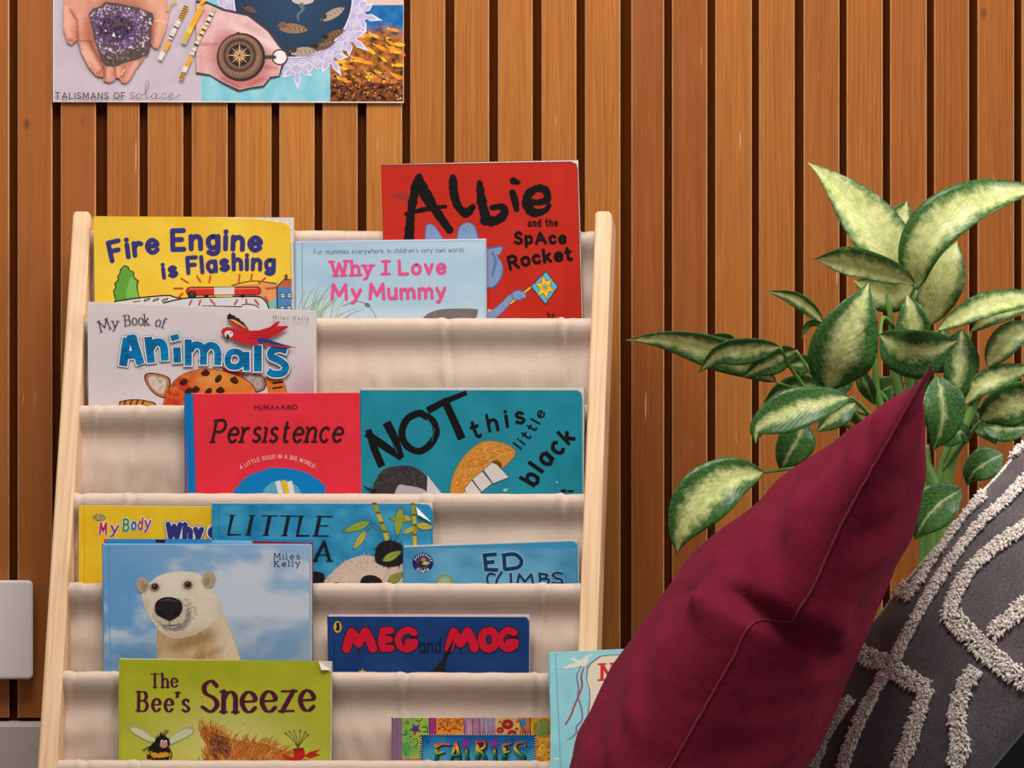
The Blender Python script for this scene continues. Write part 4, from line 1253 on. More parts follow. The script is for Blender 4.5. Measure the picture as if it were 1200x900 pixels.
    t.line([(900, 208), (960, 222), (1010, 234), (1060, 242)], [26, 22, 14, 4], C(32, 62, 120), smooth=True); t.line([(920, 226), (1000, 240), (1082, 246)], [10, 10, 3], RD, smooth=True); t.up()
    t.ell(745, 178, 22, 17, C(226, 214, 210)); t.poly([(722, 182), (740, 176), (750, 190), (742, 202), (728, 200)], C(40, 34, 38)); t.poly([(722, 180), (736, 178), (732, 196)], C(216, 196, 180)); t.ell(754, 172, 4, 4, BLK)
    t.text('Miles Kelly', [(966, 104), (1146, 110)], 20, 2.4, C(110, 92, 100), sp=.5, jit=.2)
    b.done(over=True)
def book_persist():
    b = Book('red hardback with a blue spine strip and slanted title', 3, (217, 461.5), (421, 460), .006, .024, C(224, 46, 62), page=(3, .1, .2), thick=.008, hard=True, spine=C(0, 110, 176), off=-.0112)
    a = b.art
    a.grid(228, 462, 420, 596, 6, lambda x, y: mixc(C(220, 42, 58), C(230, 52, 66), .5 + fbm(x * .03, y * .03)))
    a.Z(200, 440, 4.615); a.up()
    a.poly([(76, 98), (121, 97), (140, 720), (92, 720)], C(4, 116, 182)); a.line([(121, 100), (140, 720)], 3, C(150, 30, 50), caps=False); a.line([(97, 100), (114, 720)], 2.5, C(2, 92, 150), caps=False)
    cl = []
    for k in range(40):
        an = math.pi * (1 + k / 39); r_ = 1 + .03 * R.uniform(-1, 1)
        cl.append((594 + 258 * r_ * math.cos(an), 668 + 170 * r_ * math.sin(an) * 1.0))
    a.poly(cl + [(852, 720), (336, 720)], C(4, 122, 188)); a.up()
    a.ell(602, 660, 108, 94, C(86, 166, 190)); a.up()
    a.line([(578, 572), (596, 640), (602, 740)], 28, C(222, 218, 212), smooth=True, caps=False); a.line([(642, 572), (656, 640), (662, 740)], 28, C(222, 218, 212), smooth=True, caps=False); a.line([(610, 568), (628, 640), (634, 740)], 26, C(222, 184, 20), smooth=True, caps=False)
    t = b.t.Z(200, 440, 4.615)
    DK = (.035, .010, .012)
    t.text('HUMAn*KiND', [(452, 186), (686, 184)], 25, 5, DK, sp=.16, jit=.08)
    t.text('Persistence', [(226, 360), (936, 358)], 116, 16, DK, slant=.2, serif=.07, sp=.16, caps=False)
    t.text('A LITTLE GOOD IN A BIG WORLD ..', [(378, 508), (470, 466), (590, 448), (700, 466), (795, 512)], 20, 2.8, C(236, 196, 192), sp=.22)
    b.done()

def book_not():
    b = Book('teal picture book with a toothy orange beak on its cover', 3, (422.6, 456), (683, 456), .027, .004, C(28, 132, 152), off=-.0112, thick=.006, page=(.6, 1.6, .8),
             cshape=[(683.5, 468), (682, 460), (677, 456.5), (422.6, 456.5)])
    a = b.art
    a.grid(423, 458, 677, 597, 4, lambda x, y: mixc(C(26, 126, 146), C(36, 142, 160), .5 + 1.2 * fbm(x * .03, y * .03)))
    b.edge(C(206, 200, 194), .9)
    a.Z(410, 440, 3.871); a.up()
    a.poly([(104, 510), (120, 470), (150, 430), (200, 412), (270, 410), (330, 440), (362, 480), (410, 530), (440, 620), (100, 620)], C(58, 50, 52), smooth=True); a.up()
    a.fur([(110, 505), (150, 435), (220, 416), (300, 425), (350, 470), (350, 520), (120, 520)], 240, 16, 3, [C(46, 40, 42), C(72, 64, 66), C(90, 80, 82)], lambda x, y: 200 + x * .2, .4)
    a.up(); a.poly([(352, 452), (372, 480), (420, 540), (430, 640), (340, 600), (350, 520)], C(206, 200, 202)); a.poly([(215, 505), (260, 500), (330, 515), (350, 540), (350, 620), (200, 620)], C(176, 172, 176), smooth=True)
    a.up()
    for k in range(10): a.line([(60 + k * 5, 500 + k * 2), (100 + k * 3, 545 - k * 3)], 1.6, BLK)
    OR = C(206, 138, 52)
    bk = [(450, 640), (455, 520), (470, 450), (505, 385), (555, 330), (610, 298), (670, 300), (730, 322), (752, 350), (735, 380), (690, 420), (660, 400), (620, 420), (560, 470), (530, 540), (520, 640)]
    a.poly(bk, C(150, 86, 26), smooth=True); a.up(); a.poly([(x * .985 + 9, y * .985 + 6) for x, y in bk], OR, smooth=True); a.up()
    a.fur([(475, 520), (490, 450), (560, 350), (620, 312), (700, 325), (720, 350), (640, 385), (560, 440), (510, 520)], 260, 30, 5, [C(222, 156, 66), C(200, 128, 46), C(228, 166, 80), C(190, 118, 40)], lambda x, y: -60 + (x - 480) * .3, .25)
    a.up()
    a.poly([(640, 400), (655, 386), (680, 390), (690, 412), (670, 420)], C(110, 66, 34), smooth=True); a.up()
    TW = C(214, 204, 200)
    for q in ([(606, 428), (645, 394), (668, 404), (722, 462), (650, 490)], [(555, 470), (600, 434), (646, 490), (598, 528)], [(520, 515), (552, 474), (596, 530), (560, 620)], [(505, 560), (518, 520), (545, 560), (530, 640)]):
        a.poly(q, TW); a.line(q, 2.2, C(60, 50, 48), closed=True)
    a.ell(706, 520, 12, 7, C(150, 190, 196), -.3); a.ell(940, 484, 4, 4, C(190, 206, 206))
    t = b.t.Z(410, 440, 3.871)
    K = (.006, .005, .006)
    def br(q, w_, **k): t.line(q, w_, K, rough=.12, caps=False, **k)
    br([(84, 246), (110, 330), (146, 414)], [30, 36, 34]); br([(74, 262), (150, 316), (236, 376)], [30, 38, 26]); br([(166, 212), (206, 290), (230, 376)], [38, 40, 36])
    br([(310, 172), (258, 200), (236, 262), (258, 318), (312, 344), (362, 316), (392, 262), (376, 206), (336, 180)], 32, smooth=True, closed=True)
    br([(352, 160), (430, 118), (530, 78)], [34, 28, 20]); br([(432, 118), (470, 200), (508, 288)], [36, 36, 38])
    for q in (((190, 300), (216, 352)), ((384, 240), (372, 300)), ((352, 196), (376, 236)), ((100, 380), (112, 400))): t.line(q, 2.4, C(60, 130, 144), caps=False)
    t.text('this', [(560, 288), (650, 250), (798, 210)], 74, 15, K, sp=.36, rough=.25, rot=6)
    t.text('little', [(775, 336), (840, 252), (888, 168)], 44, 8, K, sp=.28, rough=.25)
    t.text('black', [(836, 508), (900, 410), (1030, 282)], 82, 17, K, sp=.2, rough=.25, caps=False)
    a.poly([(955, 520), (975, 514), (985, 528), (960, 530)], K); a.line([(990, 524), (1012, 524)], 9, K)
    b.done()

def book_body():
    b = Book('yellow paperback half hidden behind the polar bear book', 4, (93, 592.5), (262, 594), -.004, 0, C(236, 190, 36), off=-.0204, thick=.0025, page=(.6, .4, .5))
    a = b.art
    a.grid(95, 594, 252, 698, 4, lambda x, y: mixc(C(232, 182, 30), C(240, 202, 50), .5 + 1.2 * fbm(x * .03, y * .03)))
    b.hinge(6, C(206, 158, 26), .8)
    t = b.t.Z(70, 570, 3.636)
    t.ell(168, 132, 28, 16, C(120, 112, 60), n=20); t.text('QED'.replace('Q', 'O'), [(146, 140), (192, 138)], 20, 4, C(206, 190, 120), sp=.12)
    WHT = C(236, 228, 220)
    def mul(txt, base, h, cols):
        t.text(txt, base, h, 11, cols[0], sp=.14, out=(WHT, 4))
    # multi-coloured letters
    seq = [('M', 168, 202, 203, C(190, 36, 70)), ('y', 216, 252, 198, C(120, 60, 130)), ('B', 268, 298, 188, C(60, 140, 80)), ('o', 304, 328, 184, C(50, 110, 180)), ('d', 332, 356, 182, C(190, 80, 50)), ('y', 360, 390, 178, C(150, 60, 130))]
    for ch, x0, x1, y, c in seq: t.text(ch + '', [(x0 + 4, y), (x1 - 4, y)], 54, 17, WHT, sp=.1) if False else None
    def one(ch, x0, x1, y, h, wd, c):
        gw, st = glyph(ch)
        k = (x1 - x0 - wd) / max(gw, .2)
        for pts, sm, cl in st:
            t.line([(x0 + wd * .5 + p.x * k + (p.y - .3) * h * .06, y - p.y * h) for p in pts], wd, c)
    for ps in (0, 1):
        for ch, x0, x1, y, c in seq: one(ch, x0 - (3 if ps == 0 else 0), x1 + (3 if ps == 0 else 0), y, 48, 15 if ps == 0 else 8, WHT if ps == 0 else c)
        t.lay += 6e-5
    NV = C(52, 52, 126)
    for wd, c in ((36, BLK), (32, WHT), (22, NV)):
        t.text('Why', [(450 - (wd - 22) / 2, 216), (614 + (wd - 22) / 2, 220)], 56, wd, c, sp=.02 - (wd - 22) / 56); t.lay += 6e-5
    for wd, c in ((34, WHT), (22, NV)):
        t.ell(662, 196, 20 + wd / 2, 18 + wd / 2, c); t.lay += 6e-5
    t.ell(664, 196, 12, 12, C(200, 196, 214))
    b.done()

def book_panda():
    b = Book('blue paperback with bamboo stems and a panda on its cover', 4, (249, 590), (505, 590), .003, .006, C(38, 140, 186), off=-.0155, thick=.0038, page=(.4, 1.2, 1.2), depth=112,
             cshape=[(507, 604), (506, 596), (502, 591.5), (490, 590.3), (249, 590)])
    a = b.art
    a.grid(250.5, 591.5, 504, 702, 2.5, lambda x, y: None if x > 490 and y < 606 else mixc(C(24, 122, 172), C(66, 160, 196), .5 + 1.6 * fbm(x * .035, y * .05, 7) + .12 * sstep(280, 500, x)))
    b.hinge(7, C(30, 112, 150), .8)
    a.Z(240, 580, 4.286); a.up()
    GR = C(150, 160, 58); GD = C(88, 98, 36); YL = C(196, 180, 70)
    def stem(pts, w_):
        for i in range(len(pts) - 1):
            a.line([pts[i], pts[i + 1]], w_ + 4, GD, caps=False); a.line([pts[i], pts[i + 1]], w_, YL if i % 2 else GR, caps=False); a.ell(*pts[i], w_ * .62, w_ * .3, C(116, 84, 40), .1, 10)
    stem([(852, 44), (870, 90), (888, 140), (905, 185), (918, 232)], 22); stem([(1046, 46), (1050, 100), (1056, 150), (1054, 200), (1056, 262)], 20)
    def lf(x0, y0, x1, y1, w_, c=None):
        dx, dy = x1 - x0, y1 - y0; l_ = math.hypot(dx, dy); u = (-dy / l_, dx / l_)
        p = [(x0, y0), (x0 + dx * .3 + u[0] * w_ * .8, y0 + dy * .3 + u[1] * w_ * .8), (x0 + dx * .65 + u[0] * w_ * .7, y0 + dy * .65 + u[1] * w_ * .7), (x1, y1), (x0 + dx * .65 - u[0] * w_ * .7, y0 + dy * .65 - u[1] * w_ * .7), (x0 + dx * .3 - u[0] * w_ * .8, y0 + dy * .3 - u[1] * w_ * .8)]
        a.poly(p, GD, smooth=True); a.poly([(x0 + dx / 2 + (x - x0 - dx / 2) * .9, y0 + dy / 2 + (y - y0 - dy / 2) * .9) for x, y in p], c or GR, smooth=True); a.line([(x0, y0), (x1, y1)], 1.6, GD); a.up(1e-5)
    a.line([(895, 180), (860, 150), (830, 138)], 3, GD, smooth=True); a.line([(880, 200), (850, 160), (815, 180)], 3, GD, smooth=True)
    lf(835, 134, 694, 186, 24, C(150, 166, 60)); lf(812, 178, 746, 276, 20, YL); lf(985, 60, 965, 212, 26, C(164, 164, 60)); lf(1030, 130, 925, 118, 16); lf(1040, 130, 995, 100, 13, YL); lf(1060, 160, 992, 196, 16, YL); lf(1060, 150, 1150, 165, 22, YL)
    # panda
    CR = C(212, 190, 170); PB = C(34, 28, 30)
    a.poly([(540, 392), (570, 386), (600, 400), (600, 445), (580, 470), (540, 470)], PB, smooth=True); a.up()
    pn = [(590, 560), (600, 440), (640, 390), (690, 345), (740, 318), (800, 304), (860, 312), (930, 335), (1000, 345), (1060, 380), (1060, 560)]
    a.poly(pn, CR, smooth=True); a.up()
    a.fur([(600, 450), (650, 385), (740, 322), (810, 308), (930, 338), (1000, 350), (1000, 460), (620, 460)], 420, 20, 3.2, [C(222, 202, 184), C(200, 176, 154), C(212, 192, 174), C(190, 166, 146)], lambda x, y: 190 + (x - 600) * .28, .35)
    a.up()
    ear = [(862, 340), (858, 280), (880, 242), (930, 228), (985, 248), (1000, 290), (990, 345), (930, 362)]
    a.poly(ear, PB, smooth=True); a.fur(ear, 120, 20, 4, [C(34, 28, 30), C(52, 44, 46), C(26, 22, 24)], lambda x, y: math.degrees(math.atan2(y - 295, x - 925)), .4); a.up()
    a.poly([(780, 440), (800, 408), (850, 404), (890, 430), (880, 460), (790, 460)], PB, smooth=True); a.poly([(636, 448), (660, 438), (690, 446), (680, 470), (640, 470)], PB, smooth=True); a.up()
    lf(892, 332, 990, 282, 24, C(150, 160, 70)); lf(918, 440, 1000, 392, 26, C(140, 150, 60))
    b.dogear([(488, 594), (505.5, 612), (490, 603)])
    t = b.t.Z(240, 580, 4.286)
    K = (.012, .014, .022)
    for ch, x0, y0, kx in (('L', 116, 200, 122), ('I', 216, 201, 98), ('T', 262, 202, 122), ('T', 356, 203, 122), ('L', 462, 204, 122), ('E', 556, 205, 122)):
        t.text(ch, [(x0, y0), (x0 + 120, y0 + 1)], 98, 18, K, nib=.3, slant=.2, serif=.08, caps=False, kx=kx)
    t.text('A', [(546, 332), (632, 332)], 96, 18, K, nib=.3, slant=.1, serif=.09, caps=False)
    b.done()

def book_ed():
    b = Book('low blue paperback with round navy badge at the right of its pocket', 4, (473, 640.5), (676.5, 633), .004, .022, C(60, 146, 188), off=-.0112, thick=.0032, page=(.4, .9, .6), depth=112,
             cshape=[(678, 646), (677, 637), (672, 633.5), (473, 640.5)])
    a = b.art
    a.grid(474, 642.5, 675, 700, 3, lambda x, y: None if y < 641.5 - (x - 473) * .0368 + 1 else mixc(C(40, 124, 172), C(112, 176, 206), .45 + .9 * fbm(x * .02, y * .04, 4) + .5 * math.exp(-((x - 590) / 50) ** 2 - ((y - 665) / 22) ** 2)))
    b.edge(C(196, 200, 200), .8)
    a.Z(350, 570, 3.243); a.up()
    a.ell(472, 290, 40, 38, C(34, 34, 84)); a.ell(472, 290, 24, 23, C(84, 70, 76)); a.ell(466, 296, 14, 12, C(50, 40, 44)); a.up()
    a.poly([(468, 296), (478, 284), (502, 290), (486, 298)], C(190, 190, 130)); a.ell(474, 278, 9, 8, C(150, 130, 120)); a.up()
    for k in range(9): an = math.radians(200 + k * 17.5); a.line([(472 + 29 * math.cos(an), 290 + 28 * math.sin(an)), (472 + 35 * math.cos(an + .12), 290 + 34 * math.sin(an + .12))], 4, C(196, 196, 214))
    a.text('Kiwis', [(448, 320), (472, 326), (496, 318)], 12, 2.6, C(206, 206, 222), sp=.14)
    a.poly([(520, 370), (528, 348), (552, 334), (580, 342), (592, 362), (600, 420), (520, 420)], C(130, 150, 110), smooth=True); a.up(); a.poly([(530, 370), (538, 352), (556, 344), (574, 352), (580, 420), (530, 420)], C(150, 176, 150), smooth=True)
    t = b.t.Z(350, 570, 3.243)
    DB = C(16, 56, 96)
    gl_ = C(150, 190, 214)
    for wd, c in ((22, gl_), (15, DB)):
        for q in ([(706, 258), (710, 290), (712, 320)], [(700, 262), (752, 258)], [(708, 290), (744, 286)], [(708, 316), (758, 318)], [(780, 262), (784, 318)]): t.line(q, wd, c, caps=False)
        t.line([(772, 262), (820, 258), (846, 280), (836, 306), (784, 316)], wd, c, smooth=True, caps=False); t.lay += 6e-5
    for wd, c in ((15, gl_), (10, DB)):
        t.line([(748, 336), (726, 332), (716, 352), (724, 376)], wd, c, smooth=True, caps=False); t.line([(772, 326), (756, 350), (748, 378), (790, 376)], wd, c); t.line([(806, 332), (808, 372)], wd, c)
        t.line([(830, 376), (838, 334), (860, 362), (884, 334), (892, 372)], wd, c); t.line([(916, 330), (918, 372)], wd, c); t.line([(914, 332), (944, 336), (934, 350), (918, 350)], wd, c, smooth=True); t.line([(918, 352), (950, 354), (944, 370), (918, 372)], wd, c, smooth=True)
        t.line([(1004, 332), (982, 328), (966, 336), (978, 348), (998, 354), (1000, 368), (962, 366)], wd, c, smooth=True, caps=False); t.lay += 6e-5
    b.done()

def book_bear():
    b = Book('hardback with a polar bear against a blue sky on its cover', 5, (120.5, 637), (364, 637.5), .013, .004, C(140, 176, 206), off=-.0112, thick=.0095, hard=True, page=(4, -1, .4), back=(C(40, 126, 186), 6), spine=C(110, 160, 200))
    a = b.art
    def sky(x, y):
        t = (y - 637) / 150; u = (x - 120) / 244
        c = mixc(C(100, 156, 204), C(150, 180, 208), u * .9 + fbm(x * .01, y * .02, 1) * .8)
        cl = .5 + 1.5 * fbm(x * .016, y * .028, 8) + .35 * sstep(.15, .6, u) * math.exp(-((t - .45) / .28) ** 2) - .28 * math.exp(-((t - .02) / .15) ** 2) - .3 * sstep(.5, 0, u) * sstep(.6, .2, t)
        cl += .35 * math.exp(-((u - .12) / .15) ** 2 - ((t - .72) / .1) ** 2)
        c = mixc(c, C(200, 207, 217), sstep(.25, .85, cl) * .9)
        c = mixc(c, C(84, 128, 166), sstep(.62, .95, t + .25 * fbm(x * .02, y * .05, 4) + .12 * u) * .55)
        return mixc(c, C(140, 170, 196), sstep(.9, 1.05, t) * .6)
    a.grid(122, 639, 362.5, 806, 1.6, sky)
    b.hinge(7, C(92, 140, 180), 1.0)
    # coloured back board top edge: blue to a deep red band
    a.Z(70, 570, 3.636); a.up()
    m = Art(b.mp, -.0072); m.Z(70, 570, 3.636)
    m.poly([(185, 226), (815, 231), (815, 244), (185, 240)], C(40, 130, 196)); m.poly([(402, 228), (448, 229), (440, 242), (404, 240)], BLK); m.poly([(650, 230), (815, 232), (815, 244), (640, 242)], C(110, 180, 216)); m.poly([(815, 233), (1073, 241), (1073, 256), (815, 246)], C(122, 40, 40)); m.poly([(1066, 242), (1076, 242), (1072, 800), (1066, 800)], C(122, 46, 50)); m.poly([(182, 226), (200, 227), (190, 240), (182, 240)], C(206, 70, 90))
    m.build('back_board_print', b.root)
    # polar bear painted as printed photograph
    def Z(p): return (70 + p[0] / 3.636, 570 + p[1] / 3.636)
    head = [(385, 408), (420, 382), (470, 366), (540, 362), (596, 374), (622, 410), (655, 450), (688, 500), (692, 540), (660, 580), (610, 615), (550, 640), (490, 648), (440, 628), (408, 592), (378, 550), (358, 500), (350, 462), (366, 430)]
    body = [(418, 760), (414, 690), (412, 610), (450, 600), (640, 560), (700, 545), (730, 620), (760, 700), (780, 780), (785, 830), (418, 830)]
    F1 = C(214, 200, 176); F2 = C(180, 154, 118); F3 = C(228, 216, 196)
    a.up()
    def bodyc(x, y):
        n = fbm(x * .035 + y * .01, y * .012, 2) * 1.2 + .35 * fbm(x * .14, y * .05, 5)
        c = mixc(C(206, 174, 128), C(166, 126, 80), .42 + n)
        c = mixc(c, C(222, 206, 176), sstep(610, 730, x - (y - 700) * .35) * (.75 + n * .6))
        c = mixc(c, C(150, 114, 72), .75 * math.exp(-((y - (690 - (x - 470) * .32)) / 30) ** 2) * sstep(700, 620, x))
        c = mixc(c, C(156, 120, 76), .5 * math.exp(-((y - (745 - (x - 560) * .40)) / 13) ** 2) * sstep(560, 600, x) * sstep(720, 670, x))
        return mixc(c, C(224, 206, 172), .45 * math.exp(-((x - 450) / 34) ** 2 - ((y - 720) / 50) ** 2))
    a.poly(body, C(196, 164, 118), smooth=False); a.shape(body, .8, bodyc, False)
    a.fur([(595 + (x - 595) * .99, y) for x, y in body], 160, 10, 2.2, lambda x, y: bodyc(x + R.uniform(-14, 14), y + R.uniform(-14, 14)), 95, .4, smooth=False)
    a.up()
    def headc(x, y):
        n = .7 * fbm(x * .03, y * .03, 3) + .55 * fbm(x * .13, y * .10, 6)
        c = mixc(F1, F3, .5 + n + .3 * sstep(470, 390, y))
        c = mixc(c, F2, .62 * sstep(570, 650, y + (x - 520) * .12) + .30 * sstep(620, 700, x) * sstep(430, 520, y))
        c = mixc(c, C(170, 150, 122), .5 * math.exp(-((x - 366) / 16) ** 2) * sstep(440, 520, y))
        for ex, ey in ((406, 427), (547, 418)): c = mixc(c, C(150, 130, 108), .55 * math.exp(-((x - ex) / 26) ** 2 - ((y - ey - 3) / 22) ** 2))
        c = mixc(c, C(232, 222, 204), .5 * math.exp(-((x - 478) / 44) ** 2 - ((y - 430) / 50) ** 2))
        return c
    a.poly(head, F1, smooth=True); a.shape(head, .8, headc)
    a.fur([(510 + (x - 510) * .99, 500 + (y - 500) * .99) for x, y in head], 260, 8, 2.2, lambda x, y: headc(x + R.uniform(-12, 12), y + R.uniform(-12, 12)), lambda x, y: math.degrees(math.atan2(y - 480, x - 505)), .35)
    a.up()
    for ex, ey, rx, ry in ((354, 420, 26, 34), (636, 398, 29, 37)):
        def earc(x, y): return mixc(mixc(C(196, 178, 150), C(160, 138, 108), .5 + fbm(x * .08, y * .08)), C(122, 100, 76), .85 * math.exp(-((x - ex + (-6 if ex < 500 else 8)) / 13) ** 2 - ((y - ey - 8) / 17) ** 2))
        pts = [(ex + rx * math.cos(k * .52), ey + ry * math.sin(k * .52)) for k in range(12)]
        a.ell(ex, ey, rx, ry, C(186, 168, 140)); a.shape(pts, .7, earc); a.fur(pts, 50, 8, 2.2, [C(200, 184, 158), C(176, 154, 124)], lambda x, y: math.degrees(math.atan2(y - ey, x - ex)), .3); a.up()
    a.ell(480, 545, 86, 62, C(196, 182, 162), .3); a.fur([(400, 540), (440, 480), (540, 480), (580, 540), (520, 610), (430, 590)], 260, 14, 4, [F1, C(186, 172, 152), C(212, 198, 178)], lambda x, y: math.degrees(math.atan2(y - 500, x - 470)), .3)
    a.fur([(500, 585), (530, 570), (544, 530), (538, 500), (556, 540), (545, 580), (515, 604), (480, 606)], 170, 9, 4, [C(150, 142, 136), C(132, 124, 120), C(168, 158, 148)], lambda x, y: 70, .4)
    a.fur([(425, 570), (450, 590), (500, 596), (530, 580), (500, 606), (450, 604)], 70, 7, 3, [C(120, 112, 106), C(150, 140, 130)], lambda x, y: 80, .4)
    a.line([(452, 588), (480, 592), (512, 584)], [2, 4, 2], C(84, 76, 72), smooth=True)
    a.up()
    a.poly([(406, 520), (412, 492), (440, 474), (480, 472), (512, 486), (524, 512), (514, 545), (488, 564), (470, 572), (440, 560), (414, 544)], C(36, 30, 32), smooth=True); a.up(); a.line([(430, 488), (465, 482), (500, 492)], [4, 9, 4], C(74, 66, 68), smooth=True); a.ell(432, 540, 12, 8, (.004, .004, .004), .5); a.ell(494, 540, 12, 8, (.004, .004, .004), -.5)
    a.line([(468, 568), (470, 590)], 3, C(50, 44, 44))
    for ex, ey in ((406, 427), (547, 418)): a.ell(ex, ey, 20, 16, C(150, 130, 110)); a.up(1e-5); a.ell(ex, ey, 14, 13, C(40, 32, 30)); a.ell(ex - 3, ey - 4, 3.5, 3, C(150, 140, 136))
    t = b.t.Z(70, 570, 3.636)
    t.text('Miles', [(912, 310), (1024, 310)], 24, 3.6, C(46, 44, 54), sp=.34, serif=.08, jit=.12); t.text('Kelly', [(914, 342), (1024, 340)], 24, 3.6, C(46, 44, 54), sp=.34, serif=.08, jit=.12)
    b.done()

def book_meg():
    b = Book('navy blue paperback with fat red title letters', 5, (384, 722), (619.5, 722), .017, .006, C(22, 58, 116), off=-.0112, thick=.005, page=(1, 1.4, .6), back=(C(176, 120, 150), .8),
             cshape=[(621, 736), (620.5, 727), (617, 722.5), (384, 722)])
    a = b.art
    a.grid(386, 723.5, 616, 812, 4, lambda x, y: mixc(C(18, 52, 108), C(28, 66, 124), .5 + fbm(x * .03, y * .03)))
    b.hinge(7, C(14, 40, 88), .8); b.edge(C(176, 180, 196), .7)
    a.Z(350, 570, 3.243); a.up()
    a.ell(148, 534, 15, 22, C(222, 176, 50)); a.up(); a.poly([(142, 546), (144, 532), (142, 522), (150, 518), (156, 528), (154, 548)], BLK, smooth=True); a.ell(149, 522, 6, 5, BLK)
    a.poly([(590, 580), (570, 640), (556, 690), (550, 730), (500, 730), (515, 690), (545, 660), (566, 610)], (.012, .014, .02)); a.line([(470, 720), (520, 700), (600, 712)], 12, (.012, .014, .02))
    a.up()
    st = []
    for k in range(10): r_ = 16 if k % 2 == 0 else 6; st.append((242 + r_ * math.cos(k * math.pi / 5 - .3), 706 + r_ * math.sin(k * math.pi / 5 - .3)))
    a.poly(st, C(230, 180, 40))
    t = b.t.Z(350, 570, 3.243)
    RD = C(206, 22, 52)
    OL = (.02, .012, .02)
    W_ = 34
    G = [([[(182, 616), (190, 584), (202, 554)], [(202, 554), (228, 596), (254, 552)], [(254, 552), (272, 586), (282, 616)]], 34),
         ([[(320, 552), (314, 590), (320, 614)], [(320, 549), (350, 547)], [(316, 583), (344, 581)], [(320, 616), (352, 614)]], 27),
         ([[(440, 556), (414, 546), (388, 560), (378, 584), (388, 608), (412, 618), (438, 606), (440, 592)], [(416, 592), (442, 592)]], 26),
         ([[(572, 616), (580, 584), (590, 554)], [(590, 554), (616, 596), (642, 552)], [(642, 552), (660, 586), (668, 614)]], 34),
         ([[(722, 550), (702, 560), (697, 586), (706, 610), (724, 616), (744, 604), (748, 578), (740, 556)]], 30),
         ([[(820, 556), (796, 547), (774, 562), (766, 584), (776, 606), (798, 616), (820, 606), (822, 592)], [(798, 592), (824, 592)]], 26)]
    for add, c in ((8, OL), (0, RD)):
        for g, wd in G:
            for q in g: t.line(q, wd + add, c, smooth=len(q) > 3, closed=q[0] == (722, 550))
            t.lay += 3e-6
        t.lay += 6e-5
    for q in (((424, 573), (452, 573)), ((804, 573), (834, 573)), ((336, 565), (362, 564)), ((336, 599), (362, 598)), ((228, 618), (228, 632)), ((616, 618), (616, 632))): t.line(q, 4, OL)
    t.text('and', [(458, 632), (542, 630)], 56, 4.5, (.012, .012, .018), sp=.2)
    t.line([(560, 634), (572, 626), (590, 580)], [10, 14, 2], (.012, .014, .02))
    b.done()

